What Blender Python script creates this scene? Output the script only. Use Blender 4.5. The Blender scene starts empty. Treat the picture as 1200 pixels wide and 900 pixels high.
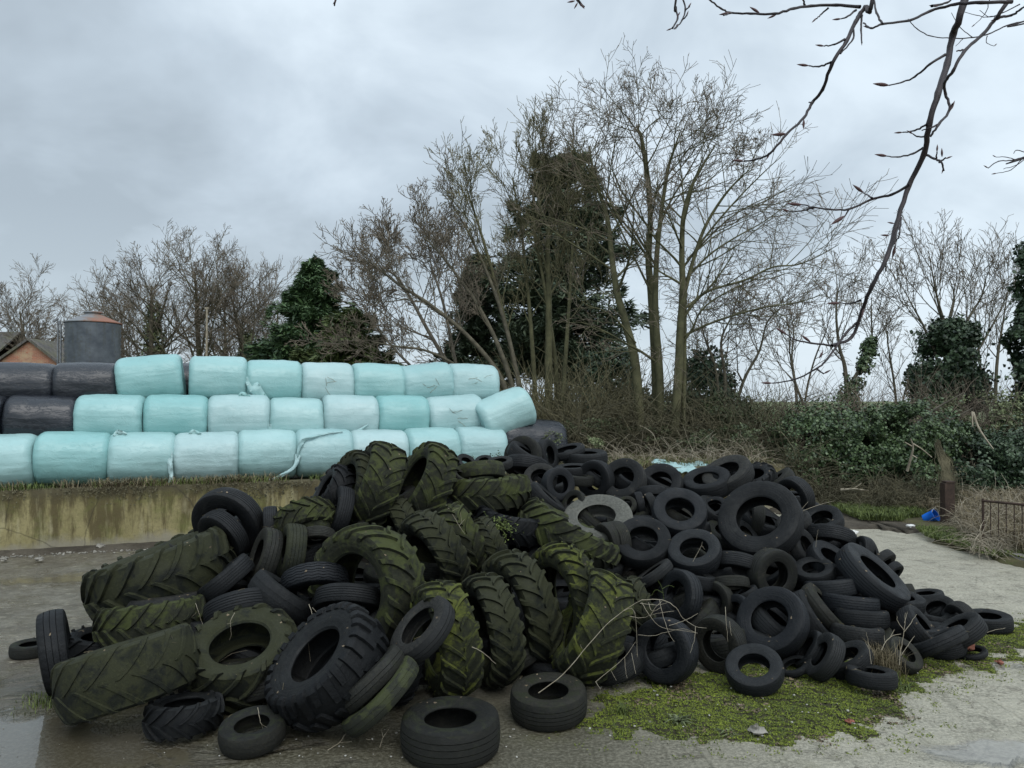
import bpy, math, random
import numpy as np
from mathutils import Vector, Matrix, noise as mnoise
scene = bpy.context.scene
COL = scene.collection
EYE = 2.6            # camera height above the yard, metres
FOC = 901.0          # focal length in photograph pixels (1200 wide)
TILT = math.atan(20.0/901.0)
rad = math.radians
FWD = np.array([0, math.cos(TILT), math.sin(TILT)])
UPV = np.array([0, -math.sin(TILT), math.cos(TILT)])
RGT = np.array([1.0, 0, 0])
CAM = np.array([0, 0, EYE])

def ray(u, v):
    return RGT*((u-600)/FOC) + FWD + UPV*(-(v-450)/FOC)
def at(u, v, D):
    """survey point: where the photograph's pixel lies at distance D (along +Y)"""
    d = ray(u, v)
    return CAM + d*(D/d[1])
def ground_at(u, v, z=0.0):
    d = ray(u, v)
    return CAM + d*((z-EYE)/d[2])

def tag(o, label=None, cat=None, group=None, kind=None):
    if label: o['label'] = label
    if cat: o['category'] = cat
    if group: o['group'] = group
    if kind: o['kind'] = kind
    return o
def empty(name, loc=(0, 0, 0), parent=None):
    o = bpy.data.objects.new(name, None); COL.objects.link(o)
    o.location = loc; o.empty_display_size = .2
    if parent: o.parent = parent
    return o
def link(name, me, parent=None, mat=None):
    o = bpy.data.objects.new(name, me); COL.objects.link(o)
    if parent: o.parent = parent
    if mat is not None:
        me.materials.clear(); me.materials.append(mat)
    return o
def mesh_np(name, V, F, smooth=True, sharp=None):
    """V: (n,3); F: list of face tuples or an (m,k) array"""
    me = bpy.data.meshes.new(name)
    V = np.asarray(V, dtype=np.float32).reshape(-1, 3)
    if isinstance(F, np.ndarray):
        k = F.shape[1]; m = F.shape[0]
        me.vertices.add(len(V)); me.vertices.foreach_set('co', V.ravel())
        me.loops.add(m*k); me.loops.foreach_set('vertex_index', F.astype(np.int32).ravel())
        me.polygons.add(m)
        me.polygons.foreach_set('loop_start', np.arange(0, m*k, k, dtype=np.int32))
        me.update(calc_edges=True)
    else:
        me.from_pydata([tuple(map(float, v)) for v in V], [], [tuple(int(i) for i in f) for f in F])
        me.update()
    if smooth:
        me.polygons.foreach_set('use_smooth', np.ones(len(me.polygons), dtype=bool))
        if sharp: me.set_sharp_from_angle(angle=rad(sharp))
    return me

class MB:
    """collects quads / polygons of one mesh"""
    def __init__(s): s.V = []; s.F = []; s.n = 0
    def add(s, V, F):
        V = np.asarray(V, float).reshape(-1, 3)
        s.V.append(V)
        for f in F: s.F.append(tuple(int(i)+s.n for i in f))
        s.n += len(V)
    def box(s, c, size, R=None):
        x, y, z = [q/2 for q in size]
        P = np.array([[a*x, b*y, d*z] for d in (-1, 1) for a, b in ((-1, -1), (1, -1), (1, 1), (-1, 1))])
        if R is not None: P = P @ np.asarray(R).T
        s.add(P+np.asarray(c), [(3, 2, 1, 0), (4, 5, 6, 7), (0, 1, 5, 4), (1, 2, 6, 5), (2, 3, 7, 6), (3, 0, 4, 7)])
    def grid(s, P, closed_u=False, closed_v=False):
        n, m = P.shape[:2]; F = []
        for i in range(n if closed_u else n-1):
            for j in range(m if closed_v else m-1):
                a = i*m+j; b = i*m+(j+1) % m; c = ((i+1) % n)*m+(j+1) % m; d = ((i+1) % n)*m+j
                F.append((a, d, c, b))
        s.add(P.reshape(-1, 3), F)
    def mesh(s, name, smooth=True, sharp=None):
        return mesh_np(name, np.concatenate(s.V), s.F, smooth, sharp)

class Tubes:
    """many tapered tubes in one mesh, all quads"""
    def __init__(s): s.V = []; s.F = []; s.n = 0
    def add(s, pts, radii, sides=4, cap=False):
        P = np.asarray(pts, float); n = len(P)
        if n < 2: return
        T = np.gradient(P, axis=0); T /= np.linalg.norm(T, axis=1)[:, None]+1e-9
        m = T.mean(0); ref = np.array([0., 0, 1]) if abs(m[2]) < .8*np.linalg.norm(m)+1e-9 else np.array([1., 0, 0])
        A = np.cross(T, ref); A /= np.linalg.norm(A, axis=1)[:, None]+1e-9
        B = np.cross(T, A)
        a = np.arange(sides)*2*math.pi/sides
        r = np.broadcast_to(np.asarray(radii, float), (n,))
        ring = P[:, None, :]+r[:, None, None]*(np.cos(a)[None, :, None]*A[:, None, :]+np.sin(a)[None, :, None]*B[:, None, :])
        s.V.append(ring.reshape(-1, 3))
        i = np.arange(n-1)[:, None]*sides; j = np.arange(sides)[None, :]; j2 = (j+1) % sides
        q = np.stack([i+j, i+j2, i+sides+j2, i+sides+j], -1).reshape(-1, 4)+s.n
        s.F.append(q); s.n += n*sides
    def mesh(s, name):
        return mesh_np(name, np.concatenate(s.V), np.concatenate(s.F))

def cards(name, C, Nrm, size, aspect=1.0, rng=None, fold=.25, Adir=None):
    """leaf-sized folded faces at centres C facing Nrm (each leaf two quads meeting on its midrib)"""
    n = len(C)
    Nrm = Nrm/(np.linalg.norm(Nrm, axis=1)[:, None]+1e-9)
    if Adir is None: Adir = rng.normal(size=(n, 3))
    A = Adir-(Adir*Nrm).sum(1)[:, None]*Nrm; A /= np.linalg.norm(A, axis=1)[:, None]+1e-9
    B = np.cross(Nrm, A)
    sz = np.broadcast_to(np.asarray(size, float), (n,))[:, None]
    L = sz*aspect
    p0 = C-A*L*.5; p3 = C+A*L*.5
    w = B*sz*.5; dn = -Nrm*sz*fold*.5
    V = np.stack([p0, C-w+dn-A*L*.1, p3, C+w+dn-A*L*.1], 1).reshape(-1, 3)
    i = np.arange(n)[:, None]*4
    F = np.concatenate([i+np.array([[0, 1, 2]]), i+np.array([[0, 2, 3]])], 0)
    return mesh_np(name, V, F, smooth=False)

def catmull(pts, n):
    P = np.asarray(pts, float); P = np.vstack([2*P[0]-P[1], P, 2*P[-1]-P[-2]])
    out = []
    for i in range(1, len(P)-2):
        for t in np.linspace(0, 1, n, endpoint=False):
            a, b, c, d = P[i-1], P[i], P[i+1], P[i+2]
            out.append(.5*((2*b)+(-a+c)*t+(2*a-5*b+4*c-d)*t*t+(-a+3*b-3*c+d)*t**3))
    out.append(P[-2]); return np.array(out)
def fbm(x, y, z=0., o=4):
    return mnoise.fractal(Vector((x, y, z)), 1.0, 2.0, o)
# ---------------------------------------------------------------- materials
def new_mat(name, rough=.8, spec=.5):
    m = bpy.data.materials.new(name); m.use_nodes = True
    nt = m.node_tree; b = nt.nodes['Principled BSDF']
    b.inputs['Roughness'].default_value = rough
    b.inputs['Specular IOR Level'].default_value = spec
    return m, nt, b
def N(nt, t, **kw):
    n = nt.nodes.new(t)
    for k, v in kw.items():
        if k.startswith('i_'): n.inputs[k[2:].replace('_', ' ')].default_value = v
        else: setattr(n, k, v)
    return n
def coords(nt, kind='Object', scale=(1, 1, 1), rnd=False):
    tc = N(nt, 'ShaderNodeTexCoord'); mp = N(nt, 'ShaderNodeMapping')
    mp.inputs['Scale'].default_value = scale
    nt.links.new(tc.outputs[kind], mp.inputs['Vector'])
    if rnd:
        oi = N(nt, 'ShaderNodeObjectInfo'); m = N(nt, 'ShaderNodeMath', operation='MULTIPLY'); m.inputs[1].default_value = 57.
        nt.links.new(oi.outputs['Random'], m.inputs[0]); nt.links.new(m.outputs[0], mp.inputs['Location'])
    return mp.outputs[0]
def noise(nt, vec, scale, detail=5, rough=.55, dist=0.):
    n = N(nt, 'ShaderNodeTexNoise'); n.inputs['Scale'].default_value = scale
    n.inputs['Detail'].default_value = detail; n.inputs['Roughness'].default_value = rough; n.inputs['Distortion'].default_value = dist
    nt.links.new(vec, n.inputs['Vector']); return n.outputs['Fac']
def ramp(nt, fac, stops):
    r = N(nt, 'ShaderNodeValToRGB'); e = r.color_ramp.elements
    while len(e) < len(stops): e.new(.5)
    for i, (p, c) in enumerate(stops):
        e[i].position = p; e[i].color = (*(c if hasattr(c, '__len__') else (c, c, c)), 1)
    nt.links.new(fac, r.inputs[0]); return r.outputs[0]
def mix(nt, fac, a, b, mode='MIX'):
    n = N(nt, 'ShaderNodeMix', data_type='RGBA', blend_type=mode)
    for s, v in ((0, fac), (6, a), (7, b)):
        if hasattr(v, 'links') or hasattr(v, 'is_linked'): nt.links.new(v, n.inputs[s])
        elif s == 0: n.inputs[0].default_value = v
        else: n.inputs[s].default_value = (*v, 1)
    return n.outputs[2]
def math_(nt, op, a, b=None, clamp=False):
    n = N(nt, 'ShaderNodeMath', operation=op, use_clamp=clamp)
    for i, v in enumerate((a, b)):
        if v is None: continue
        if hasattr(v, 'is_linked'): nt.links.new(v, n.inputs[i])
        else: n.inputs[i].default_value = v
    return n.outputs[0]
def bump(nt, b, h, strength=.5, dist=.02, prev=None):
    n = N(nt, 'ShaderNodeBump'); n.inputs['Strength'].default_value = strength; n.inputs['Distance'].default_value = dist
    nt.links.new(h, n.inputs['Height'])
    if prev is not None: nt.links.new(prev, n.inputs['Normal'])
    nt.links.new(n.outputs[0], b.inputs['Normal']); return n.outputs[0]
def obj_rand(nt):
    return N(nt, 'ShaderNodeObjectInfo').outputs['Random']
def sepxyz(nt, v):
    n = N(nt, 'ShaderNodeSeparateXYZ'); nt.links.new(v, n.inputs[0]); return n.outputs

def rubber(name, base, dirt, moss=None, moss_amt=.5, rough=.62, alt=None):
    """weathered tyre rubber with dust film; optional algae/moss"""
    m, nt, b = new_mat(name, rough, .24)
    v = coords(nt, rnd=True)
    n1 = noise(nt, v, 2.2, 6, .6)
    n2 = noise(nt, v, 14, 5, .65)
    c = mix(nt, ramp(nt, n1, [(.35, 0.), (.75, 1.)]), base, alt or tuple(x*1.7 for x in base))
    # dirt: more on some tyres than on others, in blotches
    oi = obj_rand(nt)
    up = sepxyz(nt, N(nt, 'ShaderNodeNewGeometry').outputs['Normal'])[2]     # dust on faces turned up, also painting them lighter as if lit from above
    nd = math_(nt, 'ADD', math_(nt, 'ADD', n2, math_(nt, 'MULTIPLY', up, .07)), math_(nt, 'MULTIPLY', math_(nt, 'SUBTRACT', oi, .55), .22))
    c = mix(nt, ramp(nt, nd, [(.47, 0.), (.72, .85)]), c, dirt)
    n5 = noise(nt, v, 1.3, 7, .7, 1.)
    c = mix(nt, math_(nt, 'MULTIPLY', ramp(nt, n5, [(.56, 0.), (.68, 1.)]), .5), c, tuple(x*1.5 for x in dirt))
    if moss:
        n3 = noise(nt, v, 3.1, 7, .7, .6)
        # algae settles where rain does: on faces turned up, in patches
        nz = sepxyz(nt, N(nt, 'ShaderNodeNewGeometry').outputs['Normal'])[2]
        n3 = math_(nt, 'ADD', n3, math_(nt, 'MULTIPLY', nz, .10))
        k = ramp(nt, n3, [(.66-moss_amt*.30, 0.), (.77-moss_amt*.30, 1.)])
        c = mix(nt, math_(nt, 'MULTIPLY', k, .85), c, moss)
        n4 = noise(nt, v, 30, 3, .6)
        c = mix(nt, math_(nt, 'MULTIPLY', ramp(nt, n4, [(.56, 0.), (.66, 1.)]), math_(nt, 'MULTIPLY', k, .5*moss_amt)), c, tuple(min(1, x*1.9) for x in moss))
    pt = N(nt, 'ShaderNodeNewGeometry').outputs['Pointiness']
    c = mix(nt, ramp(nt, pt, [(.515, 0.), (.60, .7)]), c, tuple(min(1, x*2.6+.012) for x in base))
    # small pale specks of grit
    vo = N(nt, 'ShaderNodeTexVoronoi'); vo.inputs['Scale'].default_value = 26
    nt.links.new(v, vo.inputs['Vector'])
    c = mix(nt, ramp(nt, vo.outputs['Distance'], [(.0, .5), (.055, 0.)]), c, (.25, .24, .2))
    nt.links.new(c, b.inputs['Base Color'])
    r = ramp(nt, n1, [(.3, rough-.16), (.7, rough+.2)]); nt.links.new(r, b.inputs['Roughness'])
    h = math_(nt, 'ADD', noise(nt, v, 60, 4, .6), math_(nt, 'MULTIPLY', n2, 1.5))
    # moulded rings round the sidewall
    s = sepxyz(nt, coords(nt)); rr = math_(nt, 'SQRT', math_(nt, 'ADD', math_(nt, 'MULTIPLY', s[0], s[0]), math_(nt, 'MULTIPLY', s[1], s[1])))
    ring = math_(nt, 'MULTIPLY', math_(nt, 'SINE', math_(nt, 'MULTIPLY', rr, 105.)), ramp(nt, rr, [(.60, 0.), (.64, 1.), (.84, 1.), (.88, 0.)]))
    p = bump(nt, b, h, .45, .010)
    bump(nt, b, ring, .12, .004, p)
    return m
M = {}
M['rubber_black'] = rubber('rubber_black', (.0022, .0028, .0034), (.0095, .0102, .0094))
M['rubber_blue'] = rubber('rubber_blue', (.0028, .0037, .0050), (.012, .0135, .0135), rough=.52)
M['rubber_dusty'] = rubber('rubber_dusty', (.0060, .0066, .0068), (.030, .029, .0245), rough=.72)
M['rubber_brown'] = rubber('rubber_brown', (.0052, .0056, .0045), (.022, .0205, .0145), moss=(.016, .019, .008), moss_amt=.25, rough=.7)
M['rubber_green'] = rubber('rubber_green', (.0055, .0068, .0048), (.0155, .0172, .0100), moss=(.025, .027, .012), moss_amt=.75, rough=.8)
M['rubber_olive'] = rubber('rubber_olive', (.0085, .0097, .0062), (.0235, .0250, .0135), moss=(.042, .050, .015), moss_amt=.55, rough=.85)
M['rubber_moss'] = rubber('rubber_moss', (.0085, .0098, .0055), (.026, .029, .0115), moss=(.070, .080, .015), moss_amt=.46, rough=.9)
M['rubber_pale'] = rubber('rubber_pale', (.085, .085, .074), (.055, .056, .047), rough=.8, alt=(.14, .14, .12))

def film(name, lo, hi, rough, streak):
    m, nt, b = new_mat(name, rough, .5)
    v = coords(nt, rnd=True); vs = coords(nt, scale=(.6, 2.6, 2.6), rnd=True)
    n1 = noise(nt, v, 1.6, 4, .5); n2 = noise(nt, vs, 3.0, 6, .65)
    oi = obj_rand(nt)
    c = mix(nt, ramp(nt, n1, [(.3, 0.), (.7, 1.)]), lo, hi)
    c = mix(nt, math_(nt, 'MULTIPLY', ramp(nt, n2, [(.52, 0.), (.72, 1.)]), .14), c, streak)
    # dirt running down and specks
    n3 = noise(nt, v, 22, 4, .7)
    c = mix(nt, math_(nt, 'MULTIPLY', ramp(nt, n3, [(.60, 0.), (.75, 1.)]), .35), c, tuple(x*.45+.02 for x in lo))
    hs = N(nt, 'ShaderNodeHueSaturation'); nt.links.new(c, hs.inputs['Color'])
    nt.links.new(math_(nt, 'ADD', math_(nt, 'MULTIPLY', oi, .16), .92), hs.inputs['Value'])
    nt.links.new(math_(nt, 'ADD', math_(nt, 'MULTIPLY', oi, -.35), 1.12), hs.inputs['Saturation'])
    nt.links.new(hs.outputs[0], b.inputs['Base Color'])
    nt.links.new(ramp(nt, n2, [(.3, rough), (.8, rough+.25)]), b.inputs['Roughness'])
    # stretched film: fine horizontal lap lines plus wandering creases
    w = N(nt, 'ShaderNodeTexWave', wave_type='BANDS', bands_direction='Z'); w.inputs['Scale'].default_value = .9
    w.inputs['Distortion'].default_value = 9.; w.inputs['Detail'].default_value = 3; w.inputs['Detail Scale'].default_value = 1.2
    nt.links.new(vs, w.inputs['Vector'])
    h = math_(nt, 'ADD', math_(nt, 'MULTIPLY', w.outputs['Fac'], .25), n2)
    p = bump(nt, b, h, .26, .03)
    # creases: thin ridges wandering along the pull of the film
    cr = noise(nt, coords(nt, scale=(.8, 1.6, 1.6), rnd=True), 4.2, 5, .6, 1.2)
    cr = ramp(nt, math_(nt, 'ABSOLUTE', math_(nt, 'SUBTRACT', cr, .5)), [(0., 1.), (.035, 0.)])
    p = bump(nt, b, cr, .30, .010, p)
    bump(nt, b, noise(nt, v, 38, 3, .6), .18, .006, p)
    return m
M['film_teal'] = film('film_teal', (.225, .42, .415), (.275, .465, .458), .27, (.32, .50, .495))
M['film_pale'] = film('film_pale', (.255, .42, .42), (.31, .465, .465), .31, (.37, .51, .51))
M['film_black'] = film('film_black', (.007, .0095, .014), (.012, .015, .022), .16, (.018, .022, .030))

def simple(name, lo, hi, scale=8, rough=.85, bs=.4, bd=.01, spec=.3, kind='Object', rnd=False, detail=6):
    m, nt, b = new_mat(name, rough, spec)
    v = coords(nt, kind, rnd=rnd); n = noise(nt, v, scale, detail, .65)
    nt.links.new(ramp(nt, n, [(.32, lo), (.68, hi)]), b.inputs['Base Color'])
    if bs: bump(nt, b, noise(nt, v, scale*4, 5, .65), bs, bd)
    return m
def leaf(name, lo, hi, gloss=.5, trans=.15):
    m, nt, b = new_mat(name, gloss, .4)
    v = coords(nt, 'Object'); geo = N(nt, 'ShaderNodeNewGeometry')
    n = noise(nt, v, 1.3, 3, .6)
    f = math_(nt, 'ADD', math_(nt, 'MULTIPLY', n, .6), math_(nt, 'MULTIPLY', geo.outputs['Random Per Island'], .5))
    nt.links.new(ramp(nt, f, [(.3, lo), (.78, hi)]), b.inputs['Base Color'])
    return m
M['ivy'] = leaf('ivy', (.018, .036, .015), (.095, .142, .058), .42)
M['ivy_dark'] = leaf('ivy_dark', (.012, .026, .014), (.062, .098, .048), .45)
M['shrub'] = leaf('shrub', (.045, .058, .024), (.17, .20, .09), .5)
M['shrub_dark'] = leaf('shrub_dark', (.022, .034, .014), (.085, .105, .045), .6)
M['conifer'] = leaf('conifer', (.020, .046, .020), (.085, .145, .055), .6)
M['conifer_yellow'] = leaf('conifer_yellow', (.030, .050, .016), (.11, .14, .045), .6)
M['cedar'] = leaf('cedar', (.028, .044, .026), (.095, .125, .070), .7)
M['grass'] = leaf('grass', (.04, .06, .014), (.13, .165, .038), .7)
M['moss'] = leaf('moss', (.038, .056, .008), (.195, .235, .026), .9)
M['straw'] = leaf('straw', (.07, .056, .03), (.22, .18, .105), .8)
M['dry_leaf'] = leaf('dry_leaf', (.045, .032, .02), (.19, .145, .09), .7)
M['bark'] = simple('bark', (.05, .047, .033), (.13, .115, .08), 5, .9, .6, .02)
M['bark_green'] = simple('bark_green', (.045, .046, .024), (.12, .115, .06), 3, .9, .6, .02)
M['bark_grey'] = simple('bark_grey', (.055, .05, .038), (.13, .115, .09), 4, .9, .4, .02)
M['twig'] = simple('twig', (.10, .082, .062), (.21, .175, .13), 2, .85, 0)
M['twig_green'] = simple('twig_green', (.11, .10, .055), (.22, .20, .115), 2, .85, 0)
M['bramble'] = simple('bramble', (.042, .040, .024), (.135, .120, .072), 1.2, .85, 0)
M['dead_stem'] = simple('dead_stem', (.18, .15, .105), (.38, .34, .26), 6, .8, 0)
M['beech'] = simple('beech', (.016, .013, .015), (.045, .034, .036), 30, .55, .4, .002)
M['beech_bark'] = simple('beech_bark', (.035, .032, .032), (.075, .075, .062), 22, .65, .6, .004)
M['beech_bud'] = simple('beech_bud', (.04, .018, .022), (.10, .05, .045), 60, .5, .2, .001)
M['steel'] = simple('steel', (.10, .11, .12), (.22, .23, .24), 8, .5, .2)
M['stone'] = simple('stone', (.10, .095, .08), (.32, .30, .26), 3, .85, .5, .01)
M['soil'] = simple('soil', (.022, .020, .011), (.060, .058, .026), 9, .85, .9, .03)
M['grit'] = simple('grit', (.06, .055, .042), (.22, .205, .165), 30, .8, .2)
M['chips'] = simple('chips', (.22, .21, .18), (.5, .49, .45), 30, .8, .2)
M['gap_blocker_dark'] = simple('gap_blocker_dark', (.006, .006, .005), (.022, .020, .016), 7, .9, 1., .05)  # for the made-up mound that darkens the heap's gaps
M['white_litter'] = simple('white_litter', (.5, .5, .48), (.75, .75, .73), 9, .6, .2)
M['red_litter'] = simple('red_litter', (.12, .035, .025), (.28, .11, .07), 9, .7, .2)
M['blue_plastic'] = simple('blue_plastic', (.005, .10, .50), (.01, .17, .70), 5, .4, .1)
M['string_white'] = simple('string_white', (.45, .47, .45), (.65, .67, .65), 9, .7, 0)

def rust(name, lo=(.026, .018, .014), hi=(.065, .042, .031)):
    return simple(name, lo, hi, 12, .85, .5, .01)
M['rust'] = rust('rust')

def corrugated(name):
    m, nt, b = new_mat(name, .5, .5); b.inputs['Metallic'].default_value = .35
    v = coords(nt); vs = coords(nt, scale=(1, 1, .12))
    c = mix(nt, ramp(nt, noise(nt, v, 2, 5, .6), [(.3, 0.), (.7, 1.)]), (.055, .065, .078), (.11, .125, .14))
    c = mix(nt, ramp(nt, noise(nt, vs, 3.2, 5, .7), [(.52, 0.), (.7, .8)]), c, (.06, .058, .035))
    nt.links.new(c, b.inputs['Base Color']); bump(nt, b, noise(nt, v, 9, 4), .2, .02)
    return m
M['silo_metal'] = corrugated('silo_metal')
def silo_roof():
    m, nt, b = new_mat('silo_roof', .7, .4)
    v = coords(nt); x = sepxyz(nt, v)[0]
    f = math_(nt, 'ADD', math_(nt, 'MULTIPLY', x, .55), math_(nt, 'MULTIPLY', noise(nt, v, 2.4, 5, .7), .9))
    nt.links.new(ramp(nt, f, [(.45, (.17, .18, .19)), (.66, (.17, .12, .095)), (.95, (.22, .10, .065))]), b.inputs['Base Color'])
    return m
M['silo_roof'] = silo_roof()
def brick():
    m, nt, b = new_mat('old_brick', .9, .2)
    v = coords(nt, scale=(1, 1, 1))
    sx = sepxyz(nt, v); cb = N(nt, 'ShaderNodeCombineXYZ'); nt.links.new(sx[0], cb.inputs[0]); nt.links.new(sx[2], cb.inputs[1])
    bt = N(nt, 'ShaderNodeTexBrick'); bt.inputs['Scale'].default_value = 1.0
    bt.inputs['Brick Width'].default_value = .23; bt.inputs['Row Height'].default_value = .075; bt.inputs['Mortar Size'].default_value = .006
    bt.inputs['Color1'].default_value = (.42, .16, .09, 1); bt.inputs['Color2'].default_value = (.30, .13, .08, 1); bt.inputs['Mortar'].default_value = (.40, .35, .28, 1)
    nt.links.new(cb.outputs[0], bt.inputs['Vector'])
    c = mix(nt, ramp(nt, noise(nt, v, 1.8, 6, .7), [(.46, 0.), (.62, .8)]), bt.outputs['Color'], (.42, .33, .21))
    nt.links.new(c, b.inputs['Base Color']); bump(nt, b, bt.outputs['Fac'], .5, .01)
    return m
M['brick'] = brick()
def slates():
    m, nt, b = new_mat('mossy_slates', .85, .3)
    v = coords(nt)
    bt = N(nt, 'ShaderNodeTexBrick'); bt.inputs['Scale'].default_value = 1.0
    bt.inputs['Brick Width'].default_value = .3; bt.inputs['Row Height'].default_value = .2; bt.inputs['Mortar Size'].default_value = .012
    bt.inputs['Color1'].default_value = (.085, .08, .075, 1); bt.inputs['Color2'].default_value = (.13, .12, .11, 1); bt.inputs['Mortar'].default_value = (.03, .03, .03, 1)
    nt.links.new(v, bt.inputs['Vector'])
    c = mix(nt, ramp(nt, noise(nt, v, 1.5, 6, .7), [(.45, 0.), (.65, .7)]), bt.outputs['Color'], (.11, .11, .06))
    nt.links.new(c, b.inputs['Base Color']); bump(nt, b, bt.outputs['Fac'], .6, .02)
    return m
M['slate'] = slates()

def wall_mat():
    """old shuttered concrete: ochre algae, dark wet runs from the top, grey splash zone at the foot"""
    m, nt, b = new_mat('stained_concrete', .9, .3)
    v = coords(nt); vs = coords(nt, scale=(1, 1, .15))
    s = sepxyz(nt, v); z = s[2]
    big = noise(nt, v, .9, 5, .6)
    c = mix(nt, ramp(nt, big, [(.35, 0.), (.65, 1.)]), (.19, .165, .072), (.30, .26, .13))
    run = noise(nt, vs, 5.4, 8, .70)
    zz = math_(nt, 'MULTIPLY', z, .16)
    c = mix(nt, math_(nt, 'MULTIPLY', ramp(nt, math_(nt, 'ADD', run, zz), [(.53, 0.), (.64, 1.)]), .85), c, (.075, .058, .026))
    c = mix(nt, math_(nt, 'MULTIPLY', ramp(nt, noise(nt, vs, 6.5, 5, .6), [(.54, 0.), (.66, 1.)]), .6), c, (.37, .335, .20))
    c = mix(nt, math_(nt, 'MULTIPLY', ramp(nt, noise(nt, v, 16, 6, .75), [(.48, 0.), (.70, 1.)]), .55), c, (.10, .085, .045))
    c = mix(nt, math_(nt, 'MULTIPLY', ramp(nt, noise(nt, v, 1.7, 6, .7), [(.50, 0.), (.66, 1.)]), .6), c, (.115, .125, .036))
    # top band dark with dirt, foot grey
    top = math_(nt, 'ADD', math_(nt, 'MULTIPLY', z, 1.0), math_(nt, 'MULTIPLY', noise(nt, v, 4, 5, .7), .5))
    c = mix(nt, math_(nt, 'MULTIPLY', ramp(nt, math_(nt, 'SUBTRACT', top, .35), [(.72, 0.), (.92, 1.)]), .8), c, (.06, .052, .03))
    foot = math_(nt, 'ADD', z, math_(nt, 'MULTIPLY', noise(nt, v, 2.2, 5, .7), .55))
    c = mix(nt, math_(nt, 'MULTIPLY', ramp(nt, foot, [(.36, 1.), (.52, 0.)]), .8), c, (.25, .23, .18))
    # cracks
    vo = N(nt, 'ShaderNodeTexVoronoi', feature='DISTANCE_TO_EDGE'); vo.inputs['Scale'].default_value = .55
    cv = N(nt, 'ShaderNodeMix', data_type='VECTOR'); nn = N(nt, 'ShaderNodeTexNoise'); nn.inputs['Scale'].default_value = 3
    nt.links.new(v, nn.inputs['Vector']); cv.inputs[0].default_value = .12
    nt.links.new(v, cv.inputs[4]); nt.links.new(nn.outputs['Color'], cv.inputs[5]); nt.links.new(cv.outputs[1], vo.inputs['Vector'])
    c = mix(nt, ramp(nt, vo.outputs['Distance'], [(0., .55), (.007, 0.)]), c, (.03, .027, .02))
    nt.links.new(c, b.inputs['Base Color'])
    bump(nt, b, math_(nt, 'ADD', noise(nt, v, 22, 6, .7), math_(nt, 'MULTIPLY', run, 2.)), .5, .02)
    return m
M['wall'] = wall_mat()

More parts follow.
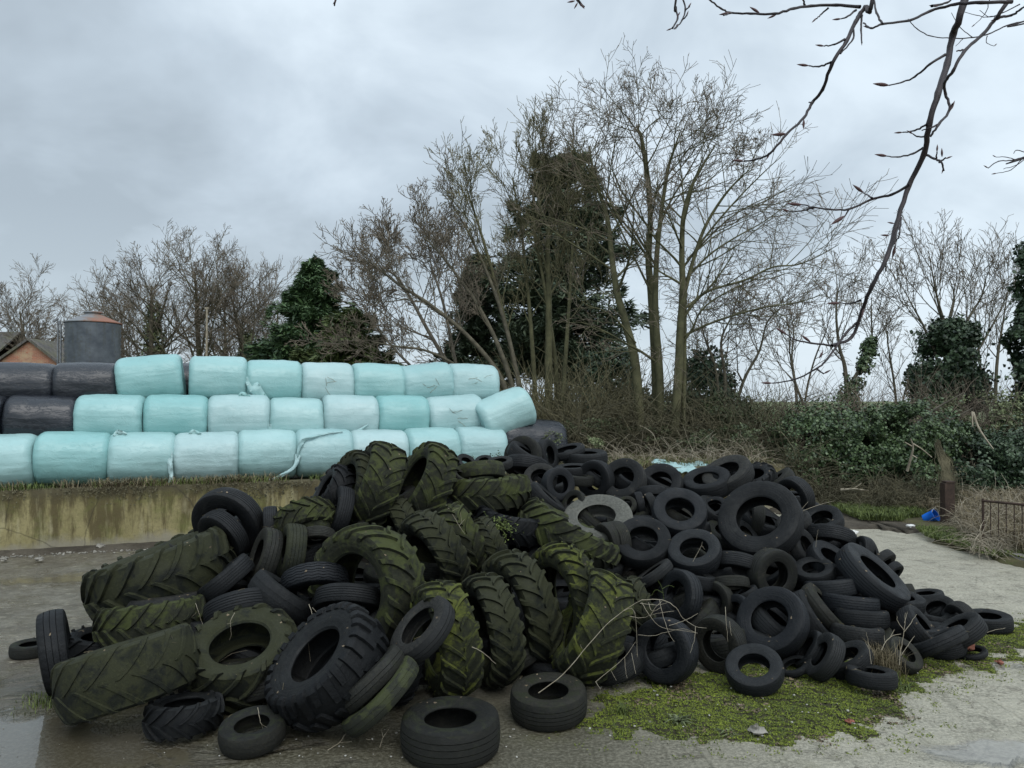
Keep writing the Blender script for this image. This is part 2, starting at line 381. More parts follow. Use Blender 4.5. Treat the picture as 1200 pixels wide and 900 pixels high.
def yard_mat():
    """wet farmyard concrete: mud film, puddles (glossy, dark), bare grey slab to the right"""
    m, nt, b = new_mat('wet_concrete', .6, .5)
    v = coords(nt); s = sepxyz(nt, v); x, y = s[0], s[1]
    vs = coords(nt, scale=(.75, 1.2, 1))
    big = noise(nt, v, .42, 6, .62, .4); mid = noise(nt, v, 2.3, 7, .68); fine = noise(nt, v, 34, 5, .7)
    c = mix(nt, ramp(nt, mid, [(.35, 0.), (.68, 1.)]), (.17, .16, .12), (.34, .32, .25))
    c = mix(nt, ramp(nt, fine, [(.42, 0.), (.62, .75)]), c, (.46, .43, .34))
    vv = N(nt, 'ShaderNodeTexVoronoi'); vv.inputs['Scale'].default_value = 55; nt.links.new(v, vv.inputs['Vector'])
    c = mix(nt, ramp(nt, vv.outputs['Distance'], [(.0, .55), (.22, 0.)]), c, (.055, .05, .04))
    # brown mud to the left and towards the wall
    left = math_(nt, 'MULTIPLY', math_(nt, 'SUBTRACT', -.6, x), .30, True)
    mud = math_(nt, 'MULTIPLY', ramp(nt, math_(nt, 'ADD', big, math_(nt, 'MULTIPLY', mid, .35)), [(.52, 0.), (.72, 1.)]), left, True)
    c = mix(nt, math_(nt, 'MULTIPLY', mud, .8), c, (.11, .078, .045))
    c = mix(nt, math_(nt, 'MULTIPLY', left, .80), c, mix(nt, ramp(nt, mid, [(.40, 0.), (.60, 1.)]), (.065, .056, .042), (.15, .138, .112)))
    blot = noise(nt, v, 5.5, 8, .75, .8)
    bl_ = math_(nt, 'ADD', blot, math_(nt, 'MULTIPLY', left, .06))
    c = mix(nt, ramp(nt, bl_, [(.54, 0.), (.66, .8)]), c, (.085, .072, .05))
    c = mix(nt, ramp(nt, noise(nt, vs, 9., 7, .75), [(.56, 0.), (.64, .5)]), c, (.40, .37, .28))
    # the wet, dirty, algae covered strip in front of the heap
    dk = math_(nt, 'MULTIPLY', math_(nt, 'MULTIPLY', math_(nt, 'SUBTRACT', 2.5, x), .50, True), math_(nt, 'MULTIPLY', math_(nt, 'SUBTRACT', 7.8, y), .8, True))
    dk = math_(nt, 'MULTIPLY', dk, ramp(nt, math_(nt, 'ADD', mid, math_(nt, 'MULTIPLY', dk, .40)), [(.38, 0.), (.66, .95)]))
    c = mix(nt, dk, c, mix(nt, ramp(nt, fine, [(.45, 0.), (.62, 1.)]), (.050, .044, .024), (.125, .115, .080)))
    # algae tint here and there
    c = mix(nt, math_(nt, 'MULTIPLY', ramp(nt, noise(nt, v, 1.3, 6, .7), [(.56, 0.), (.7, 1.)]), .35), c, (.085, .085, .03))
    # standing water: one pool at the left foreground, ruts full of water beside it, small ones at the right
    pn = noise(nt, v, 1.5, 7, .62, .8)
    def ell(cx, cy, rx, ry):
        dx = math_(nt, 'MULTIPLY', math_(nt, 'SUBTRACT', x, cx), 1/rx); dy = math_(nt, 'MULTIPLY', math_(nt, 'SUBTRACT', y, cy), 1/ry)
        return math_(nt, 'SUBTRACT', 1.0, math_(nt, 'SQRT', math_(nt, 'ADD', math_(nt, 'MULTIPLY', dx, dx), math_(nt, 'MULTIPLY', dy, dy))))
    area = math_(nt, 'MAXIMUM', ell(-3.6, 5.7, 2.2, 1.0), ell(3.7, 5.75, 1.0, .28))
    area = math_(nt, 'MAXIMUM', area, ell(-4.9, 6.8, 1.0, .7))
    area = math_(nt, 'MAXIMUM', area, ell(5.2, 7.6, .9, .16))
    area = math_(nt, 'MAXIMUM', area, math_(nt, 'SUBTRACT', ell(-5.5, 11.2, 5.0, .7), .25))
    wet = ramp(nt, math_(nt, 'ADD', math_(nt, 'MULTIPLY', pn, .9), math_(nt, 'MULTIPLY', math_(nt, 'MAXIMUM', area, -.6), .32)), [(.50, 0.), (.60, 1.)])
    # slab joints and cracks
    jn = math_(nt, 'ABSOLUTE', math_(nt, 'SUBTRACT', math_(nt, 'FRACT', math_(nt, 'MULTIPLY', math_(nt, 'ADD', x, math_(nt, 'MULTIPLY', y, .12)), .24)), .5))
    jm = math_(nt, 'ABSOLUTE', math_(nt, 'SUBTRACT', math_(nt, 'FRACT', math_(nt, 'MULTIPLY', math_(nt, 'ADD', y, math_(nt, 'MULTIPLY', x, -.1)), .21)), .5))
    jt = math_(nt, 'MINIMUM', jn, jm)
    c = mix(nt, ramp(nt, math_(nt, 'ADD', jt, math_(nt, 'MULTIPLY', fine, .006)), [(.003, .5), (.007, 0.)]), c, (.05, .048, .028))
    vo2 = N(nt, 'ShaderNodeTexVoronoi', feature='DISTANCE_TO_EDGE'); vo2.inputs['Scale'].default_value = .6
    nn = N(nt, 'ShaderNodeTexNoise'); nn.inputs['Scale'].default_value = 2.5; nt.links.new(v, nn.inputs['Vector'])
    cv = N(nt, 'ShaderNodeMix', data_type='VECTOR'); cv.inputs[0].default_value = .15; nt.links.new(v, cv.inputs[4]); nt.links.new(nn.outputs['Color'], cv.inputs[5]); nt.links.new(cv.outputs[1], vo2.inputs['Vector'])
    c = mix(nt, ramp(nt, vo2.outputs['Distance'], [(0., .35), (.006, 0.)]), c, (.06, .058, .035))
    c = mix(nt, math_(nt, 'MULTIPLY', wet, .5), c, (.075, .062, .042))
    nt.links.new(c, b.inputs['Base Color'])
    damp = math_(nt, 'SUBTRACT', ramp(nt, pn, [(.25, .38), (.7, .75)]), math_(nt, 'MULTIPLY', left, .22))
    r = N(nt, 'ShaderNodeMix', data_type='FLOAT'); nt.links.new(wet, r.inputs[0]); nt.links.new(damp, r.inputs[2]); r.inputs[3].default_value = .3
    nt.links.new(r.outputs[0], b.inputs['Roughness'])
    nt.links.new(wet, b.inputs['Coat Weight']); b.inputs['Coat Roughness'].default_value = .03; b.inputs['Coat IOR'].default_value = 1.45
    h = math_(nt, 'ADD', math_(nt, 'MULTIPLY', fine, .5), math_(nt, 'ADD', math_(nt, 'MULTIPLY', mid, 1.5), math_(nt, 'MULTIPLY', noise(nt, vs, 7, 5, .6), 1.2)))
    h = math_(nt, 'MULTIPLY', h, math_(nt, 'SUBTRACT', 1.0, math_(nt, 'MULTIPLY', wet, .9)))
    bump(nt, b, h, .8, .045)
    nb = N(nt, 'ShaderNodeBump'); nb.inputs['Strength'].default_value = .10; nb.inputs['Distance'].default_value = .01
    nt.links.new(noise(nt, v, 9, 2, .5), nb.inputs['Height']); nt.links.new(nb.outputs[0], b.inputs['Coat Normal'])
    return m
M['yard'] = yard_mat()
def ground_mat(name, a, b_, c_, scale):
    m, nt, b = new_mat(name, .9, .2)
    v = coords(nt)
    c = mix(nt, ramp(nt, noise(nt, v, scale, 6, .65), [(.38, 0.), (.62, 1.)]), a, b_)
    c = mix(nt, ramp(nt, noise(nt, v, scale*3.7, 6, .7), [(.5, 0.), (.68, .9)]), c, c_)
    nt.links.new(c, b.inputs['Base Color']); bump(nt, b, noise(nt, v, 18, 6, .7), .8, .04)
    return m
M['field'] = ground_mat('field', (.12, .16, .07), (.20, .22, .12), (.11, .12, .07), .02)
M['rough_ground'] = ground_mat('rough_ground', (.06, .05, .03), (.10, .095, .04), (.06, .085, .025), .8)
M['verge'] = ground_mat('verge', (.05, .042, .028), (.10, .09, .045), (.065, .09, .025), 1.1)
M['mud'] = ground_mat('mud', (.05, .042, .032), (.09, .078, .06), (.035, .03, .022), 1.5)
# ---------------------------------------------------------------- camera, light, sky
cd = bpy.data.cameras.new('camera'); cam = bpy.data.objects.new('camera', cd); COL.objects.link(cam)
cam.location = (0, 0, EYE); cam.rotation_euler = (math.pi/2+TILT, 0, 0)
cd.sensor_width = 36; cd.lens = 36*FOC/1200; cd.clip_start = .05; cd.clip_end = 6000
scene.camera = cam
scene.view_settings.view_transform = 'Standard'; scene.view_settings.look = 'None'
scene.view_settings.exposure = 0; scene.view_settings.gamma = 1; scene.view_settings.use_curve_mapping = False
scene.cycles.max_bounces = 5; scene.cycles.diffuse_bounces = 3; scene.cycles.glossy_bounces = 2
scene.cycles.use_denoising = True

SUN_EL, SUN_AZ = 50.0, 155.0       # azimuth from +Y towards +X: a veiled sun high behind the camera, behind cloud
sl = bpy.data.lights.new('sun', 'SUN'); sl.energy = 1.5; sl.angle = rad(45); sl.color = (1, .97, .93)
sun = bpy.data.objects.new('sun', sl); COL.objects.link(sun)
sd = Vector((math.sin(rad(SUN_AZ))*math.cos(rad(SUN_EL)), math.cos(rad(SUN_AZ))*math.cos(rad(SUN_EL)), math.sin(rad(SUN_EL))))
sun.rotation_euler = sd.to_track_quat('Z', 'Y').to_euler(); sun.location = sd*30

w = bpy.data.worlds.new('World'); scene.world = w; w.use_nodes = True
nt = w.node_tree; bg = nt.nodes['Background']
sky = nt.nodes.new('ShaderNodeTexSky'); sky.sky_type = 'NISHITA'; sky.sun_disc = False
sky.sun_elevation = rad(SUN_EL); sky.sun_rotation = rad(SUN_AZ); sky.air_density = 1.2; sky.dust_density = 2.
tc = nt.nodes.new('ShaderNodeTexCoord'); d = tc.outputs['Generated']
s = sepxyz(nt, d); zc = math_(nt, 'MAXIMUM', s[2], 0.0); zd = math_(nt, 'ADD', zc, .42)
cb = nt.nodes.new('ShaderNodeCombineXYZ')
nt.links.new(math_(nt, 'DIVIDE', s[0], zd), cb.inputs[0]); nt.links.new(math_(nt, 'DIVIDE', s[1], zd), cb.inputs[1]); cb.inputs[2].default_value = 6.3
cv = cb.outputs[0]
n1 = noise(nt, cv, .95, 5, .5, .4); n2 = noise(nt, cv, 2.9, 5, .55, .3)
f = math_(nt, 'ADD', math_(nt, 'ADD', math_(nt, 'MULTIPLY', n1, .58), math_(nt, 'MULTIPLY', n2, .34)), .055)
# thicker cloud bank high to the left of the view, thinner and brighter to the right
f = math_(nt, 'ADD', f, math_(nt, 'MULTIPLY', s[0], .10))
f = math_(nt, 'SUBTRACT', f, math_(nt, 'MULTIPLY', math_(nt, 'MAXIMUM', math_(nt, 'MULTIPLY', s[0], -1.), 0.), math_(nt, 'MULTIPLY', math_(nt, 'MINIMUM', zc, .5), .16)))
col = ramp(nt, f, [(.37, (.46, .54, .61)), (.47, (.63, .735, .83)), (.56, (.84, .96, 1.06)), (.67, (.98, 1.10, 1.20))])
# pale band low down
hz = ramp(nt, zc, [(0., 1.), (.22, 0.)])
col = mix(nt, math_(nt, 'MULTIPLY', hz, .55), col, (.70, .82, .91))
# overcast skies brighten towards the zenith, out of the frame
up = ramp(nt, zc, [(.50, 1.), (1., 1.)])
zen = math_(nt, 'ADD', 1.0, math_(nt, 'MULTIPLY', math_(nt, 'MAXIMUM', math_(nt, 'SUBTRACT', zc, .46), 0.), 1.5))
# and this one is thinnest behind the camera, where the veiled sun stands
zen = math_(nt, 'ADD', zen, math_(nt, 'MULTIPLY', math_(nt, 'MAXIMUM', math_(nt, 'MULTIPLY', s[1], -1.), 0.), .40))
vm = nt.nodes.new('ShaderNodeVectorMath'); vm.operation = 'SCALE'; nt.links.new(col, vm.inputs[0]); nt.links.new(zen, vm.inputs['Scale'])
# a little of the clear Nishita sky comes through (the scale stands for the usual 0.1 sky strength)
sk = nt.nodes.new('ShaderNodeVectorMath'); sk.operation = 'SCALE'; nt.links.new(sky.outputs[0], sk.inputs[0]); sk.inputs['Scale'].default_value = .1
out = mix(nt, .12, vm.outputs[0], sk.outputs[0])
nt.links.new(out, bg.inputs['Color']); bg.inputs['Strength'].default_value = 1.0

# ---------------------------------------------------------------- terrain
CT, ST = math.cos(math.atan(.364)), math.sin(math.atan(.364))
def wall_y(x, off=0.0): return 16.24+.364*x+off/CT     # front face of the retaining wall
WALL_TOP = 1.08
XW = 6.6
def terrain_h(x, y):
    if y > wall_y(x)+.1 and x < XW: return WALL_TOP
    return 0.0
def sheet(name, poly, z, m, step=.5, amp=0., seed=0., kind='structure', fade=.6):
    """triangulated sheet over a polygon, gently uneven"""
    import bmesh
    bm = bmesh.new()
    vs = [bm.verts.new((p[0], p[1], z)) for p in poly]
    bm.faces.new(vs); bmesh.ops.triangulate(bm, faces=bm.faces[:])
    me = bpy.data.meshes.new(name); bm.to_mesh(me); bm.free()
    o = link(name, me, None, m); tag(o, kind=kind); return o
# ground sheet to the horizon, gently rolling far away
xs = np.concatenate([-np.geomspace(3000, 30, 22), np.linspace(-28, 28, 57), np.geomspace(30, 3000, 22)])
ys = np.concatenate([[-300, -120, -50, -20, -8], np.linspace(-4, 40, 45), np.geomspace(42, 5000, 44)])
G = np.zeros((len(xs), len(ys), 3))
for i, x in enumerate(xs):
    for j, y in enumerate(ys):
        r = math.hypot(x, y); k = min(1, max(0, (r-60)/300))
        G[i, j] = (x, y, -.03+k*(2.2*fbm(x*.004, y*.004, 1.)-1.4))
mb = MB(); mb.grid(G); o = link('ground', mb.mesh('ground'), None, M['field'])
for p in o.data.polygons: pass
o.data.flip_normals() if o.data.polygons[len(o.data.polygons)//2].normal.z < 0 else None
tag(o, kind='structure')
# concrete yard
yard_poly = [(-24, -6), (14, -6), (14, 8.2), (8.15, 11.2), (7.95, 13.4), (7.5, 15.0), (7.7, 19.0), (5.9, 19.2), (XW, wall_y(XW)-.02), (-24, wall_y(-24)-.02)]
yard_poly = [(-24, -6), (16, -6), (16, 8.2), (9.5, 11.2), (9.3, 16), (9.0, 19.4), (XW, 19.4), (XW, wall_y(XW)-.02), (-24, wall_y(-24)-.02)]
sheet('yard', yard_poly, -.012+.012, M['yard'])
# rough ground behind and beside the yard
sheet('rough_ground', [(-60, -7), (60, -7), (60, 75), (-60, 75)], -.016, M['rough_ground'])
# raised platform behind the wall
def prism(name, poly, z0, z1, m, bulge=.0):
    mb = MB(); n = len(poly)
    V = [(x, y, z0) for x, y in poly]+[(x, y, z1) for x, y in poly]
    mb.add(V, [tuple(range(n, 2*n))]+[(i, (i+1) % n, n+(i+1) % n, n+i) for i in range(n)])
    me = mb.mesh(name, smooth=False); return link(name, me, None, m)
o = prism('raised_ground', [(-25, wall_y(-25, .12)), (XW-.1, wall_y(XW-.1, .12)), (XW-.1, 30), (XW+3, 70), (-60, 70), (-60, 0)], -.2, WALL_TOP-.05, M['rough_ground'])
tag(o, kind='structure')
# mud apron between yard and hedge, verge to the right of the road
rng = np.random.default_rng(5)
def blob_sheet(name, poly, z, m, kind='structure', h=.04, jitter=.12, n=8):
    """low mound with a ragged outline: a real swell of soil, edge tapering to the ground"""
    P = np.array(poly, float); R = []
    for i in range(len(P)):
        a, b = P[i], P[(i+1) % len(P)]
        for t in np.linspace(0, 1, n, endpoint=False):
            q = a+(b-a)*t; k = jitter*fbm(q[0]*2.1, q[1]*2.1, 4.)
            R.append(q+np.array([k, k*.8]))
    R = np.array(R); c = R.mean(0); rings = []
    for s_, zz in ((1.0, -.01), (.985, h*.45), (.95, h*.8), (.85, h), (.6, h), (.3, h), (.02, h)):
        Q = c+(R-c)*s_
        rings.append(np.array([[q[0], q[1], z+zz*(1+.5*fbm(q[0]*1.7, q[1]*1.7, 9.)) if zz > 0 else z+zz] for q in Q]))
    mb = MB(); mb.grid(np.array(rings), closed_v=True)
    me = mb.mesh(name); o = link(name, me, None, m)
    if me.polygons[3].normal.z < 0: me.flip_normals()
    tag(o, kind=kind); return o
blob_sheet('mud', [(5.9, 17.6), (6.4, 16.4), (7.3, 15.5), (8.3, 15.3), (9.6, 15.8), (9.4, 19.5), (6.4, 19.4)], .004, M['mud'], h=.05, jitter=.5)
blob_sheet('verge', [(8.0, 11.2), (7.95, 12.6), (7.75, 14.2), (8.2, 15.3), (8.1, 17.0), (7.3, 18.2), (7.2, 20.5), (30, 24), (30, 9), (12, 9.2)], .004, M['verge'], h=.11, jitter=.22, n=14)

# retaining wall
mb = MB()
L0, L1 = -16.0, XW
nx, nz = 140, 10
def wall_pt(x, off, z):
    return np.array([x-off*ST, wall_y(x)+off*CT, z])
P = []
prof = [(0, -.1)]+[(0, z) for z in np.linspace(.05, WALL_TOP-.03, nz)]+[(.03, WALL_TOP), (.27, WALL_TOP-.005), (.30, WALL_TOP-.2)]
for off, z in prof:
    row = []
    for x in np.linspace(L0, L1, nx):
        k = .012*fbm(x*1.3, z*2, 0.)+(.02*fbm(x*5, z*5, 3.) if z > WALL_TOP-.15 else 0)
        row.append(wall_pt(x, off-k, z+(.015*fbm(x*3, 1, 2.) if z > WALL_TOP-.1 else 0)))
    P.append(row)
mb.grid(np.array(P))
mb.add([P[i][-1] for i in range(len(prof))], [tuple(range(len(prof)))])
me = mb.mesh('retaining_wall'); me.set_sharp_from_angle(angle=rad(50))
if me.polygons[70].normal.y > 0: me.flip_normals()
o = link('retaining_wall', me, None, M['wall'])
tag(o, 'low ochre stained concrete retaining wall below the wrapped bales', 'wall')

# ---------------------------------------------------------------- stones at the wall foot
def pebble_mesh(name, pts, sizes, m, rng, squash=.6):
    ico = [(0, 0, 1)]
    import bmesh
    bm = bmesh.new(); bmesh.ops.create_icosphere(bm, subdivisions=1, radius=1)
    base = np.array([v.co[:] for v in bm.verts]); faces = np.array([[v.index for v in f.verts] for f in bm.faces]); bm.free()
    Vs, Fs = [], []
    for k, (p, s_) in enumerate(zip(pts, sizes)):
        jit = base*(1+rng.uniform(-.28, .28, (len(base), 1)))*np.array([1, rng.uniform(.6, 1), squash*rng.uniform(.6, 1.2)])
        a = rng.uniform(0, 6.28); R = np.array([[math.cos(a), -math.sin(a), 0], [math.sin(a), math.cos(a), 0], [0, 0, 1]])
        Vs.append(jit@R.T*s_+p); Fs.append(faces+k*len(base))
    return mesh_np(name, np.concatenate(Vs), np.concatenate(Fs), smooth=False)
pts, sz = [], []
for i in range(1500):
    x = rng.uniform(-12, 0); off = -abs(rng.normal(0, .22))-.02
    p = wall_pt(x, off, .01); pts.append(p); sz.append(rng.uniform(.008, .03)*(1.6 if rng.random() < .12 else 1))
o = link('gravel', pebble_mesh('gravel', pts, sz, M['stone'], rng), None, M['stone']); tag(o, 'grey stones washed up along the foot of the wall', 'gravel', kind='stuff')
# dark silt bank they lie in
rows = []
for x in np.linspace(-14, .5, 90):
    wdt = .34+.16*fbm(x*1.1, 0, 5.)
    rows.append([wall_pt(x, -wdt*t, z+.012*fbm(x*4, t*3, 1.)*(t < .95)) for t, z in ((0, .07), (.3, .055), (.6, .035), (.85, .012), (1.05, -.02))])
mb = MB(); mb.grid(np.array(rows)); me = mb.mesh('silt')
if me.polygons[5].normal.z < 0: me.flip_normals()
o = link('silt', me, None, M['mud']); tag(o, kind='structure')
# loose grit scattered over the yard
pts, sz = [], []
for i in range(1000):
    y = rng.uniform(3.6, 9.5); x = rng.uniform(-.72, .72)*y
    if rng.random() < .45 and x > 0: continue
    pts.append((x, y, .003)); sz.append(rng.uniform(.002, .007))
o = link('grit', pebble_mesh('grit', pts, sz, M['grit'], rng), None, M['grit']); tag(o, 'loose grit scattered on the wet concrete', 'grit', kind='stuff')

# ---------------------------------------------------------------- grass, moss and litter
def blades(name, pts, hgt, wid, m, rng, lean=.5, seg=2):
    """grass blades: curved tapering strips"""
    n = len(pts); P = np.asarray(pts, float)
    a = rng.uniform(0, 2*math.pi, n); d = np.stack([np.cos(a), np.sin(a), np.zeros(n)], 1)
    sd_ = np.stack([-np.sin(a), np.cos(a), np.zeros(n)], 1)
    h = (hgt*rng.uniform(.45, 1.3, n))[:, None]; w_ = (wid*rng.uniform(.6, 1.3, n))[:, None]; ln = (lean*rng.uniform(.2, 1.4, n))[:, None]*h
    z = np.array([[0, 0, 1.]])
    p0 = P; p1 = P+z*h*.6+d*ln*.35; p2 = P+z*h*np.clip(1-.35*ln/h, .4, 1)+d*ln
    V = np.stack([p0-sd_*w_, p0+sd_*w_, p1+sd_*w_*.7, p1-sd_*w_*.7, p2], 1).reshape(-1, 3)
    i = np.arange(n)[:, None]*5
    F = np.concatenate([i+np.array([[0, 1, 2]]), i+np.array([[0, 2, 3]]), i+np.array([[3, 2, 4]])], 0)
    return link(name, mesh_np(name, V, F, smooth=False), None, m)
# moss carpet in the right foreground: uneven cushions over soil
def moss_mask(x, y):
    # outline read off the photograph (pixels -> ground)
    return 1 if point_in(moss_poly, x, y) else 0
def point_in(poly, x, y):
    c = False; j = len(poly)-1
    for i in range(len(poly)):
        if (poly[i][1] > y) != (poly[j][1] > y) and x < (poly[j][0]-poly[i][0])*(y-poly[i][1])/(poly[j][1]-poly[i][1])+poly[i][0]: c = not c
        j = i
    return c
moss_px = [(655, 850), (700, 815), (760, 790), (860, 775), (960, 770), (1050, 765), (1110, 745), (1200, 722), (1255, 735), (1200, 772), (1150, 790), (1095, 803), (1082, 818), (1074, 842), (1040, 860), (960, 875), (890, 879), (820, 876), (760, 871), (705, 866)]
moss_poly = [tuple(ground_at(u, v)[:2]) for u, v in moss_px]
P = np.array(moss_poly); x0, y0 = P.min(0)-.2; x1, y1 = P.max(0)+.2
gx, gy = np.arange(x0, x1, .035), np.arange(y0, y1, .035)
def edge_d(x, y):
    d_ = 9
    for i in range(len(moss_poly)):
        a = np.array(moss_poly[i]); b = np.array(moss_poly[(i+1) % len(moss_poly)]); ab = b-a
        t = max(0, min(1, np.dot((x, y)-a, ab)/np.dot(ab, ab))); d_ = min(d_, math.hypot(*((x, y)-a-ab*t)))
    return d_ if point_in(moss_poly, x, y) else -d_
HM = np.full((len(gx), len(gy)), -.03)
for i, x in enumerate(gx):
    for j, y in enumerate(gy):
        e = edge_d(x, y)+.26*fbm(x*4.2, y*4.2, 7., 6)-.06
        if e > -.05:
            HM[i, j] = -.012+min(1, max(0, (e+.05)/.28))*(.030+.020*fbm(x*6, y*6, 1., 4)+.012*fbm(x*22, y*22, 2., 2))
mb = MB(); P = np.zeros((len(gx), len(gy), 3)); P[..., 0] = gx[:, None]; P[..., 1] = gy[None, :]; P[..., 2] = HM
keep = []
for i in range(len(gx)-1):
    for j in range(len(gy)-1):
        if max(HM[i, j], HM[i+1, j], HM[i, j+1], HM[i+1, j+1]) > -.012:
            a = i*len(gy)+j; keep.append((a, a+len(gy), a+len(gy)+1, a+1))
o = link('moss_soil', mesh_np('moss_soil', P.reshape(-1, 3), np.array(keep)), None, M['soil'])
tag(o, 'dark soil under the moss patch in front of the heap', 'soil', kind='stuff')
pts = []; gr = []; sm = []
for k in range(430000):
    i = rng.integers(0, len(gx)); j = rng.integers(0, len(gy))
    if HM[i, j] < -.008:
        # stray cushions thinning out over the concrete round the patch
        i0, i1, j0, j1 = max(0, i-7), i+8, max(0, j-7), j+8
        if rng.random() < .10 and HM[i0:i1, j0:j1].max() > .0 and fbm(gx[i]*7, gy[j]*7, 5., 3) > .12: pts.append((gx[i]+rng.uniform(-.018, .018), gy[j]+rng.uniform(-.018, .018), .001))
        continue
    x = gx[i]+rng.uniform(-.018, .018); y = gy[j]+rng.uniform(-.018, .018)
    q = fbm(x*2.3, y*2.3, 12., 5)+.35*fbm(x*11, y*11, 3., 3)
    if q > -.55+rng.uniform(-.3, .3): pts.append((x, y, HM[i, j]-.004))
    elif rng.random() < .22: sm.append((x, y, HM[i, j]))
pts = np.array(pts); n = len(pts)
nr = rng.normal(0, .55, (n, 3)); nr[:, 2] = 1
o = link('moss', cards('moss', pts+np.array([0, 0, .006]), nr, rng.uniform(.006, .015, n), 1.3, rng, .8), None, M['moss'])
tag(o, 'bright green moss carpet on the ground in front of the heap', 'moss', kind='stuff')
o = blades('grass', [p for p in pts[::30]], .035, .0035, M['grass'], rng, .6); tag(o, 'short grass growing through the moss', 'grass', kind='stuff')
n = len(sm); nr = rng.normal(0, .4, (n, 3)); nr[:, 2] = 1
o = link('leaf_litter', cards('leaf_litter', np.array(sm)+np.array([0, 0, .006]), nr, rng.uniform(.012, .035, n), 1.2, rng, .5), None, M['dry_leaf'])
tag(o, 'brown leaf litter and crumbs scattered through the moss', 'leaf litter', kind='stuff')
# pale chips in the moss and litter around the heap
pts, sz = [], []
for k in range(80):
    p = ground_at(rng.uniform(680, 1120), rng.uniform(768, 868)); pts.append((p[0], p[1], .035)); sz.append(rng.uniform(.005, .014))
for k in range(60):
    p = ground_at(rng.uniform(190, 640), rng.uniform(850, 890)); pts.append((p[0], p[1], .006)); sz.append(rng.uniform(.004, .012))
o = link('chippings', pebble_mesh('chippings', pts, sz, M['chips'], rng), None, M['chips']); tag(o, 'pale stone chips lying in the moss', 'chippings', kind='stuff')

def tuft(name, label, u, v, hgt, n, m, spread, cat='grass tuft', wid=.004, lean=.7, z=0., D=None, group=None):
    c = ground_at(u, v, z) if D is None else at(u, v, D)
    P = np.c_[rng.normal(0, spread, n), rng.normal(0, spread, n), np.zeros(n)]+c
    P[:, 2] = c[2]
    o = blades(name, P, hgt, wid, m, rng, lean); tag(o, label, cat, group); return o
tuft('grass_tuft', 'green grass tuft in the moss left of the wide-leaved weed', 728, 838, .10, 90, M['grass'], .03)
tuft('weed', 'low pale green weed rosette in the middle of the moss patch', 797, 848, .07, 70, M['shrub'], .02, 'weed', .010, 1.6)
tuft('weed', 'small flat weed near the front edge of the moss patch', 855, 862, .05, 40, M['shrub'], .015, 'weed', .009, 1.8)
tuft('grass_tuft', 'bright grass tuft at the foot of the upright lone tyre on the far left', 62, 822, .07, 160, M['grass'], .10)
tuft('grass_tuft', 'sparse grass tuft on the wet concrete just left of the upright tyre', 40, 818, .04, 50, M['grass'], .07)
tuft('grass_tuft', 'tall pale grass tuft growing inside the half buried tyre at the front right', 1035, 790, .27, 420, M['straw'], .075, wid=.003, lean=.55, z=.05)
tuft('grass_tuft', 'fresh green grass growing under the pale tuft in the half buried tyre', 1030, 797, .12, 160, M['grass'], .09, wid=.004)
tuft('weed', 'green weed clump on the moss right of the half buried tyre', 1050, 808, .06, 90, M['grass'], .06, 'weed', .008, 1.2)

# top of the wall: straggly grass and dead stalks
pts, ptd = [], []
for k in range(5200):
    x = rng.uniform(-12, 1.5); off = rng.uniform(-.02, .30)
    q = fbm(x*1.1, 3.3, 0., 4)
    if q > -.05+rng.uniform(-.2, .2): pts.append(wall_pt(x, off, WALL_TOP-.01))
    if fbm(x*.8, 8.3, 0., 4) > .05+rng.uniform(-.15, .25): ptd.append(wall_pt(x, off-.02, WALL_TOP-.01))
o = blades('wall_grass', pts, .13, .006, M['grass'], rng, .9); tag(o, 'short grass and moss along the top of the retaining wall', 'grass', kind='stuff')
o = blades('dead_grass', ptd, .20, .006, M['straw'], rng, 1.3); tag(o, 'dead straw coloured grass along the top of the retaining wall', 'dead grass', kind='stuff')
# ivy-like weeds trailing over the wall edge
pts = []
for k in range(5200):
    x = rng.uniform(-12, 1.); q = fbm(x*1.0+5, 1.3, 0., 4)
    if q < -.12+rng.uniform(-.15, .15): continue
    pts.append(wall_pt(x, rng.uniform(-.05, .02), WALL_TOP-abs(rng.normal(0, .09+.12*max(0, q)))))
pts = np.array(pts); nr = rng.normal(0, .5, (len(pts), 3))+np.array([0, -1, .5])
o = link('trailing_weeds', cards('trailing_weeds', pts, nr, rng.uniform(.012, .035, len(pts)), 1.3, rng), None, M['bramble']); tag(o, 'brown trailing weeds hanging over the wall edge', 'weeds', kind='stuff')
# grass on the bank behind the heap and on the verge
def scatter(poly, n, z):
    P = np.array(poly); out_ = []
    while len(out_) < n:
        x, y = rng.uniform(P.min(0), P.max(0))
        if point_in(poly, x, y): out_.append((x, y, z))
    return np.array(out_)
def bank_grass(nm, label, poly, n, z, h, m, wid=.008, lean=.8, thr=-.2, sc=.9):
    P = scatter(poly, n, z); P = np.array([p for p in P if math.hypot(p[0]-8.75, p[1]-16.0) > .55 and fbm(p[0]*sc, p[1]*sc, 2., 4) > thr+rng.uniform(-.2, .2)])
    o = blades(nm, P, h, wid, m, rng, lean); tag(o, label, 'grass', kind='stuff')
bank_grass('bank_grass', 'straggly grass on the bank between the heap and the trees', [(-1, 16.3), (6.4, 18.8), (6.4, 23), (-1, 21)], 16000, WALL_TOP-.06, .20, M['grass'], .008, .9, -.25)
bank_grass('bank_straw', 'dead grass lying on the bank behind the heap', [(-1, 16.2), (6.4, 18.7), (6.4, 23), (-1, 21)], 14000, WALL_TOP-.06, .24, M['straw'], .007, 1.3, -.15)
bank_grass('verge_grass', 'bright green grass on the verge left of the blue tub', [(7.4, 16.3), (8.9, 16.2), (9.6, 17.6), (9.0, 19.2), (7.5, 18.8)], 11000, .08, .17, M['grass'], .008, .9, -.35)
